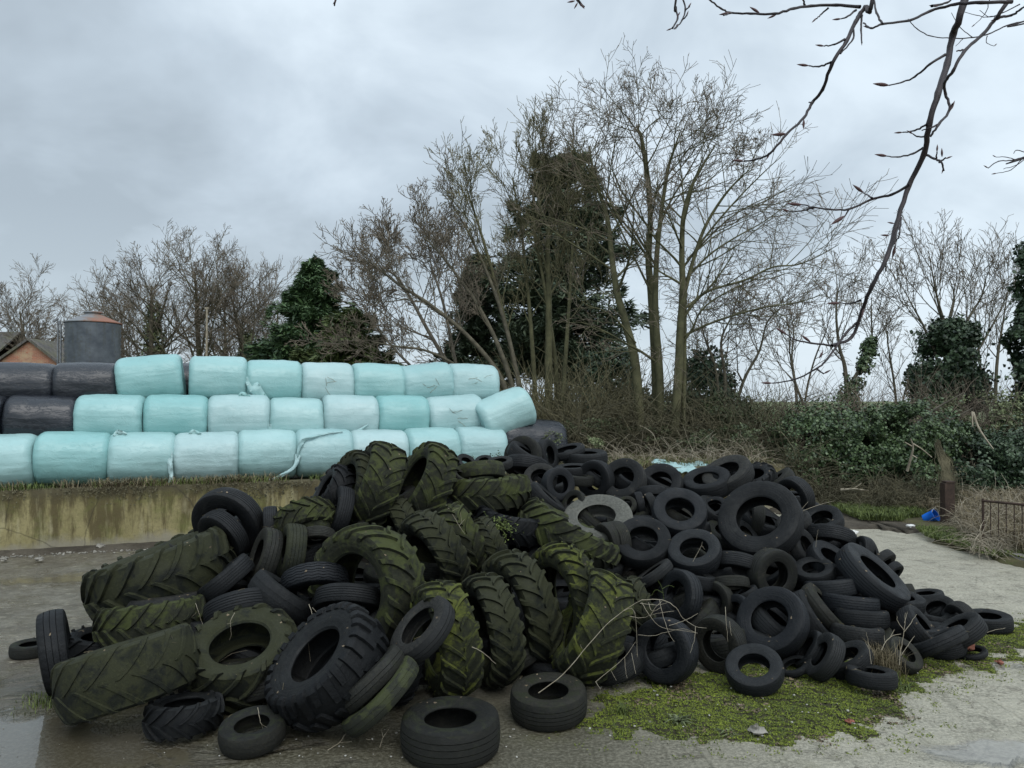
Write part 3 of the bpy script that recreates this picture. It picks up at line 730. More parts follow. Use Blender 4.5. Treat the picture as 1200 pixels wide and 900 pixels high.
bank_grass('verge_grass', 'mossy grass strip along the road edge right of the heap', [(7.75, 12.6), (9.0, 12.2), (8.9, 15.0), (8.0, 15.3), (7.7, 14.4)], 9000, .08, .10, M['grass'], .007, .9, -.35)
bank_grass('dead_verge_grass', 'flattened dead straw under the iron fence', [(8.3, 11.6), (14, 11), (16, 20), (9.5, 19), (9.0, 15.5), (8.4, 14)], 42000, .08, .46, M['straw'], .007, 1.4, -.45)

# ---------------------------------------------------------------- silo, farm building, pole
def lathe(mb, prof, n, c=(0, 0, 0)):
    P = np.array([[(c[0]+r*math.cos(a), c[1]+r*math.sin(a), c[2]+z) for r, z in prof] for a in np.arange(n)*2*math.pi/n])
    mb.grid(P, closed_u=True)
sx, sy = at(109, 400, 44)[:2]
silo = empty('grain_silo', (sx, sy, WALL_TOP-.1)); tag(silo, 'round corrugated steel silo with a rusty cone roof on the far left', 'silo')
R_ = 1.43; zt = at(109, 379, 44)[2]-WALL_TOP+.1
prof = []
nz = 24
for i in range(nz*2+1): prof.append((R_+(.032 if i % 2 else -.032), zt*i/(nz*2)))
mb = MB(); lathe(mb, prof, 56); link('wall', mb.mesh('silo_wall'), silo, M['silo_metal'])
mb = MB(); lathe(mb, [(R_+.07, zt-.02), (R_+.07, zt+.03), (R_*.72, zt+.23), (.42, zt+.50)], 28); link('roof', mb.mesh('silo_roof', sharp=12), silo, M['silo_roof'])
mb = MB(); lathe(mb, [(.42, zt+.48), (.42, zt+.60), (.5, zt+.6), (.48, zt+.66), (.02, zt+.72)], 20); link('vent_cap', mb.mesh('vent_cap', sharp=30), silo, M['silo_roof'])
mb = MB()
for dx in (-.22, .02): mb.box((-R_-.25+dx*.7, -.3, zt/2), (.07, .07, zt-.1))
for k in range(22): mb.box((-R_-.32, -.3, .3+k*(zt-.5)/21), (.2, .03, .03))
link('ladder', mb.mesh('ladder', smooth=False), silo, M['steel'])
mb = MB(); mb.box((-R_-.35, -.3, zt+.02), (.16, .1, .22)); mb.box((-R_-.52, -.34, zt+.16), (.34, .12, .10), np.array(Matrix.Rotation(rad(-35), 3, 'Y'))); link('floodlight', mb.mesh('floodlight', smooth=False), silo, M['steel'])

bld = empty('farm_building', (0, 0, 0)); tag(bld, 'old brick farm building with a gable end and slate roof behind the black bales', 'building')
DB = 46.0
ax, _, az = at(35, 399, DB); lx, _, lz = at(-40, 452, DB); rx, _, rz = at(74, 430, DB)
lx, lz = at(-6, 428, DB)[0], at(-6, 428, DB)[2]
mb = MB()
mb.add([(lx, DB, 0), (rx, DB, 0), (rx, DB, rz), (ax, DB, az), (lx, DB, lz), (lx, DB+9, 0), (rx, DB+9, 0), (rx, DB+9, rz), (ax, DB+9, az), (lx, DB+9, lz)],
       [(0, 1, 2, 3, 4), (9, 8, 7, 6, 5), (1, 6, 7, 2), (5, 0, 4, 9)])
link('gable_wall', mb.mesh('gable_wall', smooth=False), bld, M['brick'])
mb = MB()
for (xa, za, xb, zb) in ((ax-.02, az, rx, rz), (ax+.02, az, lx, lz)):
    dx, dz = xb-xa, zb-za; L = math.hypot(dx, dz); nx_, nz_ = (-dz/L, dx/L) if dx > 0 else (dz/L, -dx/L)
    ex, ez = xb+dx/L*.25, zb+dz/L*.25; t = .14
    V = [(xa+nx_*.01, y, za+nz_*.01) for y in (DB-.22, DB+9.2)]+[(ex+nx_*.01, y, ez+nz_*.01) for y in (DB-.22, DB+9.2)]
    V += [(a+nx_*t, b, c+nz_*t) for a, b, c in V]
    mb.add(V, [(0, 1, 3, 2), (4, 6, 7, 5), (0, 2, 6, 4), (1, 5, 7, 3), (2, 3, 7, 6), (0, 4, 5, 1)])
link('roof', mb.mesh('gable_roof', smooth=False), bld, M['slate'])
# long range behind running off to the left: roof plane facing the yard
b2 = empty('barn', (0, 0, 0)); tag(b2, 'long low barn with a mossy slate roof at the left edge behind the brick gable', 'barn')
D2 = DB+10
rxx, rzz = at(24, 389, D2+4)[0], at(24, 389, D2+4)[2]; ezz = at(24, 420, D2)[2]
mb = MB(); V = [(rxx+.4, D2, ezz), (rxx, D2+4, rzz), (-60, D2+4, rzz), (-60, D2, ezz), (rxx, D2+8, ezz), (-60, D2+8, ezz)]
V += [(a, b, c-.15) for a, b, c in V]
mb.add(V, [(0, 1, 2, 3), (1, 4, 5, 2), (6, 9, 8, 7), (7, 8, 11, 10), (0, 3, 9, 6), (0, 6, 7, 1), (1, 7, 10, 4), (4, 10, 11, 5), (2, 8, 9, 3), (2, 5, 11, 8)])
link('roof', mb.mesh('barn_roof', smooth=False), b2, M['slate'])
mb = MB(); mb.box(((rxx-60)/2, D2+4, ezz/2-.1), (rxx+60-.4, 7.4, ezz)); link('wall', mb.mesh('barn_wall', smooth=False), b2, M['brick'])
tb = Tubes(); px_, py_ = at(242, 412, 34)[:2]; ztop = at(242, 360, 34)[2]
tb.add([(px_, py_, WALL_TOP-.1), (px_, py_, ztop-.06), (px_, py_, ztop)], [.055, .045, .045], 8); tb.add([(px_-.09, py_, ztop-.05), (px_+.09, py_, ztop-.05)], [.04, .04], 6)
o = link('utility_pole', tb.mesh('utility_pole'), None, M['dead_stem']); tag(o, 'thin pale pole standing alone behind the top row of bales', 'pole')
# grey metal sheet roof glimpsed between two top bales
xa, ya, za = at(206, 436, 30); mb = MB()
mb.box((xa+1.2, ya+2, za/2), (3.2, 3.6, za-.1)); o = link('shed', mb.mesh('shed', smooth=False), None, M['steel'])
mb = MB()
for k in range(20): mb.box((xa-.5+k*.18, ya+2, za+.02+.02*(k % 2)), (.17, 4.0, .03))
link('roof', mb.mesh('shed_roof', smooth=False), o, M['steel'])
tag(o, 'grey tin shed just visible in the gap between two top row bales', 'shed')

# ---------------------------------------------------------------- gate post, iron fence, kerb, tub
p = ground_at(1112, 613, .1)
post = empty('gate_post', (p[0], p[1], .08)); tag(post, 'squat rusty iron gate post at the verge', 'post')
mb = MB(); mb.box((0, 0, .42), (.17, .15, .86)); mb.box((-.11, -.02, .42), (.05, .19, .84)); link('shaft', mb.mesh('shaft', smooth=False), post, M['rust'])
mb = MB(); mb.box((0, 0, .865), (.19, .17, .03)); link('cap', mb.mesh('cap', smooth=False), post, M['rust'])
fa = ground_at(1152, 640, .1); fb = np.array([10.8, 10.6, .1])
fen = empty('iron_fence', (fa[0], fa[1], .08)); tag(fen, 'rusty iron railing fence half sunk in dead grass at the right edge', 'fence')
dv = np.array([fb[0]-fa[0], fb[1]-fa[1], 0]); Lf = np.linalg.norm(dv); dv /= Lf
tb = Tubes(); tb.add([(0, 0, .80), tuple(dv*Lf*.5+np.array([0, 0, .77])), tuple(dv*Lf+np.array([0, 0, .80]))], [.022]*3, 5); link('top_rail', tb.mesh('top_rail'), fen, M['rust'])
tb = Tubes(); tb.add([(0, 0, .18), tuple(dv*Lf+np.array([0, 0, .18]))], [.016]*2, 5); link('bottom_rail', tb.mesh('bottom_rail'), fen, M['rust'])
k = 0; t = 0.
while t < Lf:
    q = dv*t; post_ = k % 6 == 0; tb = Tubes(); tb.add([(q[0], q[1], -.1), (q[0]+.01, q[1], .84 if post_ else .79)], [.020 if post_ else .008]*2, 6)
    link('post' if post_ else 'bar', tb.mesh('bar'), fen, M['rust']); k += 1; t += .115
mb = MB()
a0 = np.array([7.97, 13.35]); a1 = np.array([8.25, 10.6]); rows = []
for t in np.linspace(0, 1, 40):
    c = a0+(a1-a0)*t; j = .02*fbm(c[1]*4, 1, 1.)
    rows.append([(c[0]+x+j, c[1], z+.015*fbm(c[1]*5, x*9, 2.)) for x, z in ((-.02, -.05), (0, .12), (.02, .135), (.14, .14), (.16, .12), (.18, -.05))])
mb.grid(np.array(rows)); me = mb.mesh('kerb', sharp=50)
me.flip_normals() if me.polygons[10].normal.z < 0 else None
o = link('kerb', me, None, M['rubble'] if 'rubble' in M else M['stone']); tag(o, 'mossy broken concrete kerb at the road edge on the right', 'kerb')
P = []; 
for k in range(3800):
    t = rng.random(); c = a0+(a1-a0)*t; P.append((c[0]+rng.uniform(-.01, .2), c[1], .13))
P = np.array(P); nr = rng.normal(0, .5, (len(P), 3)); nr[:, 2] = 1
o = link('kerb_moss', cards('kerb_moss', P, nr, rng.uniform(.015, .04, len(P)), 1.2, rng, .8), None, M['moss']); tag(o, 'moss growing on the broken kerb', 'moss', kind='stuff')
# crumpled blue tub
bp = at(1090, 606, 16.1)
tub = empty('plastic_tub', tuple(bp)); tag(tub, 'small bright blue plastic tub lying on its side in the grass', 'tub')
mb = MB(); prof = [(.13, -.15), (.15, -.02), (.165, .12), (.18, .14), (.18, .165), (.160, .165), (.145, 0), (.12, -.13), (.01, -.135)]
P = np.array([[((r*(1+.10*fbm(math.cos(a)*2, math.sin(a)*2, z*6)))*math.cos(a), (r*.9)*math.sin(a), z) for r, z in [(.01, -.155)]+prof] for a in np.arange(28)*2*math.pi/28])
mb.grid(P, closed_u=True); body = link('body', mb.mesh('tub_body', sharp=40), tub, M['blue_plastic'])
tb = Tubes(); tb.add([(.17*math.cos(a), .18*math.sin(a), .15+.06*math.sin(a)) for a in np.linspace(0, math.pi, 12)], [.006]*12, 5); link('handle', tb.mesh('tub_handle'), tub, M['string_white'])
tub.scale = (.78, .78, .78); tub.rotation_euler = (rad(62), rad(20), rad(30))
# ---------------------------------------------------------------- wrapped bales
def bale_mesh(name, seed, L=1.2, W=1.16, H=.97, wr=.017):
    """barrel-shaped round bale lying on its side: axis x, sagging under its own weight"""
    nu, nv = 64, 44; P = np.zeros((nu, nv, 3)); r_ = random.Random(seed); ox = seed*7.3
    ts = []
    tc_ = list(np.linspace(-1, 1, nv-8)); 
    prof = [(-1.0, .02), (-1.0, .40), (-.995, .62)]+[(-math.cos(a)*.24-.755, .70+.30*math.sin(a)**.9) for a in np.linspace(.15, math.pi/2, 9)]
    prof = prof+[(x, 1.0) for x in np.linspace(-.70, .70, nv-24)]+[(-x, r) for x, r in reversed(prof)]
    nv = len(prof); P = np.zeros((nu, nv, 3))
    for i in range(nu):
        a = 2*math.pi*i/nu; c, s = math.cos(a), math.sin(a); e = 2.35
        rr = 1/((abs(c)**e+abs(s)**e)**(1/e))
        for j, (x, r) in enumerate(prof):
            bul = 1+.035*(1-x*x)
            y = rr*r*bul*c*W/2; z = rr*r*bul*s*H/2
            if z < 0: z *= .97
            k = wr*1.6*fbm(x*1.6+ox, y*2.2, z*2.2, 4)+wr*.7*mnoise.noise(Vector((x*1.2+ox, y*9, z*9)))
            if abs(x) > .8: k += wr*1.3*mnoise.noise(Vector((ox+x, c*6, s*6)))*r + wr*.8*math.sin(a*17+seed)*r*(1-r)*3
            xx = x*L/2*(1+.02*fbm(y*2+ox, z*2, 1.))
            if abs(x) > .99: xx -= math.copysign(.03*(1-r)+.5*k*r, x)
            P[i, j] = (xx, y*(1+k), z*(1+k))
    mb = MB(); mb.grid(P, closed_u=True)
    mb.add([P[:, 0].mean(0)], []); 
    me = mb.mesh(name)
    return me
BAL = [bale_mesh('bale_film', s_) for s_ in range(7)]
def flipped(me):
    # outward normals
    p = me.polygons[len(me.polygons)//2]
    if Vector(p.center).dot(p.normal) < 0: me.flip_normals()
for me in BAL: flipped(me)
def strip(name, pts, widths, m, parent, th=.004, wob=.02, seed=0):
    """loose ribbon of film following a path, with thickness"""
    P = catmull(pts, 6); n = len(P); wd = np.interp(np.linspace(0, 1, n), np.linspace(0, 1, len(widths)), widths)
    T = np.gradient(P, axis=0); T /= np.linalg.norm(T, axis=1)[:, None]+1e-9
    S = np.cross(T, np.array([0, -1., 0])); S /= np.linalg.norm(S, axis=1)[:, None]+1e-9
    rows = []
    for i in range(n):
        row = []
        for t in np.linspace(-1, 1, 5):
            q = P[i]+S[i]*wd[i]*t*.5+np.array([0, -1., 0])*(wob*fbm(i*.35+seed, t*2, seed)+.012*(1-t*t))
            row.append(q)
        back = [q+np.array([0, th, 0]) for q in reversed(row)]
        rows.append(row+back)
    mb = MB(); mb.grid(np.array(rows), closed_v=True)
    return link(name, mb.mesh(name), parent, m)
bale_no = [0]
BG = 'plastic wrapped bales stacked behind the wall'
def line_pt(u, off):
    q = (u-600)/FOC; c0 = 16.24+off/CT
    D = c0/(1-.364*q); return np.array([q*D, D, 0])
def bale(u1, u2, row, m, label, tilt=0., dz=0., H=.97, yaw=0., off=None, dark=False, W=1.16):
    off = (.98+.60*row) if off is None else off
    # the visible outline is the near side of the barrel
    a, b = line_pt(u1, off-.35), line_pt(u2, off-.35)
    ctr = (a+b)/2+np.array([-ST, CT, 0])*.35; L = np.linalg.norm(b-a)*1.045
    me = BAL[bale_no[0] % 7]
    z = WALL_TOP-.05+H/2+.715*row+dz
    e = empty('wrapped_bale', (ctr[0], ctr[1], z)); tag(e, label, 'bale', BG)
    e.rotation_euler = (0, -rad(tilt), math.atan(.364)+rad(yaw))
    me2 = me.copy(); o = link('film_wrap', me2, e, m)
    o.scale = (L/1.2, W/1.16, H/.97); o.rotation_euler = ((bale_no[0]*1.7) % 1*.0, 0, math.pi*(bale_no[0] % 2))
    bale_no[0] += 1
    e['L'] = float(L); del e['L']
    return e, L
def tail(e, pts, wd, m=None, seed=0):
    return strip('loose_film', pts, wd, m or M['film_pale'], e, seed=seed)
T_, P_, K_ = M['film_teal'], M['film_pale'], M['film_black']
# bottom row
r0 = [(-52, 41, T_, 'teal bale cut by the left edge of the photo, bottom row'),
      (41, 127, T_, 'widest teal bale of the bottom row, with rough grass at its foot'),
      (127, 205, T_, 'third teal bale from the left in the bottom row'),
      (205, 280, P_, 'pale blue bale with rumpled whitish film, above the mossy part of the wall, bottom row'),
      (280, 348, T_, 'bottom row bale with a long white strip of film trailing from its right side'),
      (348, 413, P_, 'pale bottom row bale just left of the tall upright tractor tyres'),
      (413, 478, P_, 'bottom row bale directly behind the tallest upright tractor tyre'),
      (478, 538, T_, 'second teal bale from the right in the bottom row'),
      (538, 593, P_, 'last pale bale of the bottom row, with bramble stems in front')]
E0 = []
for i, (a, b, m, lb) in enumerate(r0):
    E0.append(bale(a, b, 0, m, lb, tilt=rng.uniform(-1.8, 1.8), dz=rng.uniform(-.03, .02), yaw=rng.uniform(-3, 3)))
r1 = [(-75, 4, K_, 'black bale cut by the left edge of the photo, middle row'),
      (4, 88, K_, 'black bale at the left end of the middle row, sitting on teal bales'),
      (88, 168, T_, 'teal bale beside the black bale in the middle row'),
      (169, 243, T_, 'smooth teal middle row bale'),
      (245, 316, P_, 'pale middle row bale below the bale with the folded flap'),
      (317, 379, T_, 'short teal bale in the middle of the middle row'),
      (380, 443, P_, 'middle row bale with a white strip of film across its lower right'),
      (443, 502, T_, 'smooth small bale left of the slumped pale bale in the middle row')]
r1[3] = (169, 243, T_, 'smooth teal middle row bale below the gap where the pole stands')
E1 = []
for i, (a, b, m, lb) in enumerate(r1):
    E1.append(bale(a, b, 1, m, lb, tilt=rng.uniform(-1.5, 1.5), yaw=rng.uniform(-3, 3), dz=(-.02 if m is K_ else 0)+(-.06 if i == 5 else 0)))
E1.append(bale(503, 566, 1, P_, 'slumped pale bale with a bulging right end, second from the right in the middle row', tilt=4, dz=.0))
e_end, _ = bale(564, 625, 1, T_, 'steeply tilted teal bale at the right end of the middle row', tilt=21, dz=.05, H=.98, off=1.25)
r2 = [(-60, 63, K_, 'leftmost black bale of the top row, long and glossy'),
      (62, 137, K_, 'black bale in front of the silo, top row'),
      (136, 213, T_, 'large tilted teal bale beside the black bales, top row'),
      (222, 289, T_, 'teal bale in front of the pole, top row'),
      (289, 353, T_, 'top row teal bale with a folded flap of film at its lower left'),
      (354, 414, P_, 'top row bale patched with yellowish tape'),
      (414, 474, T_, 'fourth bale from the right in the top row'),
      (471, 531, P_, 'top row bale with rumpled end leaning on its right neighbour'),
      (528, 583, P_, 'rightmost bale of the top row')]
E2 = []
tl = [0, .5, 6.5, 0, 0, .5, -1.5, 7, -2]; dzz = [-.09, -.07, .09, .10, .04, .01, .01, .02, .03]
for i, (a, b, m, lb) in enumerate(r2):
    E2.append(bale(a, b, 2, m, lb, tilt=tl[i], dz=dzz[i]))
bale(586, 662, 0, K_, 'dark grey bale tied with a white string at the right end of the stack', dz=.03, H=1.12, off=1.3, tilt=-4)[0]
# bales of the row behind, glimpsed through gaps
bale(196, 262, 2, K_, 'dark bale of the rear row seen through the gap in the top row', off=3.4, dz=0.0)
bale(436, 500, 2, T_, 'teal bale of the rear row peeping over the top row', off=3.4, dz=.02)
# film tails and flaps
def loc(e, L, x, z, y=-.60):
    return (x*L/2, y, z*.485)
e, L = E2[4]
fl = strip('loose_film', [loc(e, L, -.98, .25, -.50), loc(e, L, -.72, -.2, -.615), loc(e, L, -.35, -.72, -.60), loc(e, L, .05, -1.0, -.52)], [.10, .26, .16, .04], T_, e, wob=.06, seed=3)
e, L = E1[4]
strip('loose_film', [loc(e, L, .97, -.2, -.50), loc(e, L, 1.0, -.6, -.52), loc(e, L, .98, -1.0, -.5)], [.10, .12, .03], P_, e, wob=.06, seed=5)
e, L = E0[4]
strip('loose_film', [loc(e, L, 1.0, .05, -.55), loc(e, L, .85, -.45, -.63), loc(e, L, .3, -.85, -.66), loc(e, L, -.05, -1.03, -.70)], [.12, .06, .07, .10], M['film_pale'], e, wob=.05, seed=8)
e, L = E0[3]
strip('loose_film', [loc(e, L, -1., .45, -.50), loc(e, L, -1.03, -.1, -.60), loc(e, L, -.99, -.6, -.60), loc(e, L, -1.02, -1.03, -.62)], [.06, .10, .07, .12], M['film_pale'], e, wob=.06, seed=11)
e, L = E0[5]
strip('loose_film', [loc(e, L, -.98, -.1, -.57), loc(e, L, -.80, .55, -.58), loc(e, L, -.2, .80, -.50), loc(e, L, .6, .93, -.36)], [.05, .09, .05, .03], M['film_pale'], e, wob=.05, seed=13)
e, L = E1[6]
strip('loose_film', [loc(e, L, .55, -.25, -.61), loc(e, L, .1, -.6, -.62), loc(e, L, -.4, -.9, -.58)], [.03, .09, .06], M['film_pale'], e, wob=.03, seed=14)
e, L = E1[8]
strip('loose_film', [loc(e, L, 1., .3, -.45), loc(e, L, 1.05, -.3, -.56), loc(e, L, .8, -.85, -.58), loc(e, L, -.1, -1.0, -.56)], [.10, .13, .10, .05], M['film_pale'], e, wob=.05, seed=15)
for E_, sd_, xx in ((E0[2], 21, -.8), (E0[3], 23, -.5), (E1[4], 25, 0.)):
    e, L = E_
    strip('loose_film', [loc(e, L, xx, .90, -.30), loc(e, L, xx+.1, 1.03, -.25), loc(e, L, xx+.35, .98, -.30)], [.06, .13, .04], T_, e, wob=.08, seed=sd_)
e, L = E1[1]
strip('loose_film', [loc(e, L, 1.0, .1, -.40), loc(e, L, 1.12, -.3, -.45), loc(e, L, 1.03, -.75, -.45)], [.10, .22, .12], K_, e, wob=.12, seed=17)
for E_, sd_ in ((E2[5], 1), (E2[8], 2), (E1[8], 3), (E2[7], 4)):
    e, L = E_; rr_ = random.Random(sd_); tb = Tubes()
    for k in range(4):
        x = rr_.uniform(-.2, .3); z = rr_.uniform(-.15, .4); pts = []
        a = rr_.uniform(0, 6.28)
        for t in range(5): pts.append(loc(e, L, x+t*.09*math.cos(a), z+t*.10*math.sin(a)+rr_.uniform(-.03, .03), -.598-.02*(t == 2)))
        tb.add(pts, .0035, 4)
    link('twine', tb.mesh('twine'), e, M['straw'])
# discarded teal film lying on the bank behind the heap
c = at(812, 542, 18.0)
nx_, ny_ = 46, 26; P = np.zeros((nx_, ny_, 3))
for i in range(nx_):
    for j in range(ny_):
        x, y = (i/(nx_-1)-.5)*1.7, (j/(ny_-1)-.5)*1.3
        k = .10*fbm(x*2.6, y*2.6, 4., 5)+.05*fbm(x*9, y*9, 1., 3)
        edge = 1-.28*fbm(x*3, y*3, 8.)
        P[i, j] = (c[0]+x*edge+.08*fbm(y*5, x, 2.), c[1]+y*edge, c[2]-.06+k-.12*x*.5+.22*max(0, -y)*-.9)
mb = MB(); mb.grid(P); me = mb.mesh('discarded_film')
o = link('discarded_film', me, None, M['film_pale']); tag(o, 'crumpled pale turquoise film sheet lying behind the tyre heap', 'plastic sheet')
sm_ = o.modifiers.new('thickness', 'SOLIDIFY'); sm_.thickness = .006
# ---------------------------------------------------------------- tyres
def half_profile(hw, rb, crown=.0, square=.5, R=1.0):
    sh = R*(.955-.02*crown)
    out_t = [(0, R), (.3*hw, R-.003-.006*crown), (.6*hw, R-.010-.02*crown), (.8*hw, R-.022-.03*crown), (.90*hw, sh)]
    side = [(.90*hw, sh), (.965*hw, sh-.04), (1.0*hw, sh-.11), (1.0*hw, rb+(sh-rb)*.52), (.965*hw, rb+(sh-rb)*.40), (.968*hw, rb+(sh-rb)*.37), (.93*hw, rb+(sh-rb)*.25), (.86*hw, rb+.045), (.855*hw, rb+.03), (.80*hw, rb+.012), (.76*hw, rb)]
    inn = [(.76*hw, rb), (.68*hw, rb+.010), (.70*hw, rb+.05), (.86*hw, rb+(sh-rb)*.45), (.90*hw, rb+(sh-rb)*.65), (.86*hw, sh-.06), (.76*hw, sh-.035)]
    lin = [(.76*hw, sh-.035), (.4*hw, R-.052), (0, R-.048)]
    return out_t, side, inn, lin
def ring_grid(prof_fn, n):
    """prof_fn(k) -> list of (x, r); returns grid (n, m, 3), axis = local Z"""
    rows = []
    for k in range(n):
        a = 2*math.pi*k/n; c, s = math.cos(a), math.sin(a)
        rows.append([(r*c, r*s, x) for x, r in prof_fn(k)])
    return np.array(rows)
def orient_out(me, outer=True):
    return me
def make_tyre(kind):
    """tread, two sidewalls (each with bead and inner face), unit outer radius"""
    K = dict(
        car=dict(hw=.31, rb=.53, n=84, style='ribs', g=(.0, .28, .55), gd=.022, gw=.045),
        car_wide=dict(hw=.35, rb=.52, n=84, style='ribs', g=(.14, .46), gd=.022, gw=.06),
        car_slim=dict(hw=.245, rb=.57, n=84, style='ribs', g=(.22,), gd=.02, gw=.06),
        car_sipe=dict(hw=.30, rb=.53, n=96, style='blocks', g=(.0, .42), gd=.024, gw=.05),
        car_bald=dict(hw=.31, rb=.52, n=72, style='bald', g=(.25,), gd=.005, gw=.05),
        spare=dict(hw=.20, rb=.62, n=72, style='bald', g=(.3,), gd=.008, gw=.05),
        van=dict(hw=.36, rb=.52, n=84, style='ribs', g=(.18, .5), gd=.02, gw=.05),
        truck=dict(hw=.28, rb=.53, n=96, style='ribs', g=(.0, .25, .5), gd=.022, gw=.05),
        zigzag=dict(hw=.31, rb=.52, n=120, style='zigzag', g=(.12, .42, .68), gd=.030, gw=.055),
        block=dict(hw=.36, rb=.47, n=96, style='mud', N=26),
        tractor=dict(hw=.33, rb=.55, n=96, style='lug', N=19, h=.048),
        tractor_wide=dict(hw=.39, rb=.55, n=96, style='lug', N=16, h=.048),
        tractor_worn=dict(hw=.42, rb=.58, n=96, style='lug', N=15, h=.022),
        tractor_slim=dict(hw=.265, rb=.58, n=96, style='lug', N=21, h=.050),
        tractor_small=dict(hw=.36, rb=.50, n=80, style='lug', N=14, h=.075),
    )[kind]
    hw, rb, n, st = K['hw'], K['rb'], K['n'], K['style']
    lug = st in ('lug', 'mud'); Rc = 1-(K.get('h', .05)) if lug else 1.0
    out_t, side, inn, lin = half_profile(hw, rb, 1.2 if lug else .3, R=Rc)
    sgn = [(-x, r) for x, r in reversed(out_t)]+out_t[1:]
    def R_at(x): return float(np.interp(abs(x), [p[0] for p in out_t], [p[1] for p in out_t]))
    gs = sorted(set([g*hw for g in K.get('g', ())]+[-g*hw for g in K.get('g', ())]))
    def outer(k):
        xs_ = [-.90*hw, -.8*hw]
        pts = [(-.90*hw, R_at(.9*hw)), (-.82*hw, R_at(.82*hw))]
        zz = 0
        if st == 'zigzag': zz = .035*(1 if (k//3) % 2 else -1)*(1 if k % 3 else .3)
        for g in gs:
            a = g-K['gw']*hw/2+zz*hw; b = g+K['gw']*hw/2+zz*hw
            pts += [(a-.001, R_at(a)), (a+.002, R_at(a)-K['gd']), (b-.002, R_at(b)-K['gd']), (b+.001, R_at(b))]
        pts += [(.82*hw, R_at(.82*hw)), (.90*hw, R_at(.9*hw))]
        if st in ('blocks',) and k % 3 == 0:
            pts = [(x, r-.020 if abs(x) > .55*hw and abs(x) < .89*hw else r) for x, r in pts]
        if st == 'zigzag' and k % 5 == 0:
            pts = [(x, r-.016 if abs(x) > .75*hw and abs(x) < .89*hw else r) for x, r in pts]
        return pts
    if lug:
        full = [(-x, r) for x, r in reversed(out_t)]+out_t[1:]
        Pf = [(p[0], p[1]) for p in full]
        def outer(k): return Pf
    mb = MB(); mb.grid(ring_grid(outer, n), closed_u=True)
    l2 = [(x, r) for x, r in lin]+[(-x, r) for x, r in reversed(lin)][1:]
    mb.grid(ring_grid(lambda k: l2, n//2), closed_u=True)
    if lug:
        # path down the half profile: centre -> shoulder -> a little down the sidewall
        path = [(x, r) for x, r in out_t]+[(x, r) for x, r in side[1:4]]
        PP = np.array(path); dl = np.r_[0, np.cumsum(np.linalg.norm(np.diff(PP, axis=0), axis=1))]
        def on(sv):
            x = np.interp(sv, dl, PP[:, 0]); r = np.interp(sv, dl, PP[:, 1])
            e_ = .01; x2 = np.interp(sv+e_, dl, PP[:, 0]); r2 = np.interp(sv+e_, dl, PP[:, 1]); x1 = np.interp(sv-e_, dl, PP[:, 0]); r1 = np.interp(sv-e_, dl, PP[:, 1])
            tx, tr = x2-x1, r2-r1; L = math.hypot(tx, tr)+1e-9
            return x, r, (-tr/L, tx/L)
        h = K.get('h', .05); rl = random.Random(11)
        Np = K['N']; pitch = 2*math.pi/Np
        sh_s = dl[len(out_t)-1]
        for sg in (1, -1):
            for k in range(Np):
                th0 = pitch*(k+(.5 if sg < 0 else 0))
                ns = 9; rows = []
                if st == 'lug': s0, s1, sweep, wth = -.02*hw, sh_s+.11, pitch*1.25, .062+.12/Np*3
                else: s0, s1, sweep, wth = (.0 if k % 2 else .35*hw), sh_s+.12, pitch*.3, .13
                for i in range(ns):
                    t = i/(ns-1); sv = s0+(s1-s0)*t
                    x, r, nm = on(max(sv, .0001)); 
                    if sv < 0: x = sv
                    th = th0+sweep*(t**.8)+pitch*.03*math.sin(k*2.3)
                    hh = h*(1.0 if t < .86 else 1-.62*(t-.86)/.14)*(1+.10*rl.uniform(-1, 1))
                    ww = wth*(.85+.45*t)/2*(pitch*Np/(2*math.pi))
                    ring = []
                    for (dw, up) in ((-1.12, -.02), (-.80, hh), (.80, hh), (1.12, -.02)):
                        a = th+dw*ww; rr_ = r+nm[1]*(up if up > 0 else -.01); xx = x+nm[0]*(up if up > 0 else -.01)
                        ring.append((rr_*math.cos(a), rr_*math.sin(a), sg*xx))
                    rows.append(ring)
                G_ = np.array(rows)
                if sg < 0: G_ = G_[:, ::-1]
                mb.grid(G_)
                mb.add(G_[0], [(0, 1, 2, 3)]); mb.add(G_[-1], [(3, 2, 1, 0)])
    amp = .010 if lug else .0045
    def wobble(me):
        co = np.empty(len(me.vertices)*3, np.float32); me.vertices.foreach_get('co', co); co = co.reshape(-1, 3)
        off = len(kind)*3.7
        for q in co:
            a_ = amp*mnoise.noise(Vector((q[0]*1.6+off, q[1]*1.6, q[2]*2)))*1.6+(amp*.55*mnoise.noise(Vector((q[0]*9+off, q[1]*9, q[2]*9))) if lug else 0)
            q *= 1+a_
            q[2] += amp*2.2*mnoise.noise(Vector((q[0]*1.3, q[1]*1.3, off)))
        me.vertices.foreach_set('co', co.ravel()); me.update(); 
        if lug: me.set_sharp_from_angle(angle=rad(38))
        return me
    tread = wobble(mb.mesh('tread', sharp=38))
    def sw(sg):
        pr = [(sg*x, r) for x, r in side+inn[1:]]
        m2 = MB(); m2.grid(ring_grid(lambda k: pr, n), closed_u=True); return wobble(m2.mesh('sidewall', sharp=60))
    return tread, sw(1), sw(-1), hw
TY = {}
def tyre_set(kind, mat):
    if (kind, mat) not in TY:
        base = TY.get(kind)
        if base is None: base = TY[kind] = make_tyre(kind)
        ms = []
        for me in base[:3]:
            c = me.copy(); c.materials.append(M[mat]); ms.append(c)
        TY[(kind, mat)] = (*ms, base[3])
    return TY[(kind, mat)]
us_ = [0, 100, 250, 400, 528, 650, 750, 880, 1030, 1190]
D0_ = [7.0, 6.8, 6.1, 6.0, 6.0, 6.3, 6.8, 7.1, 7.4, 8.8]
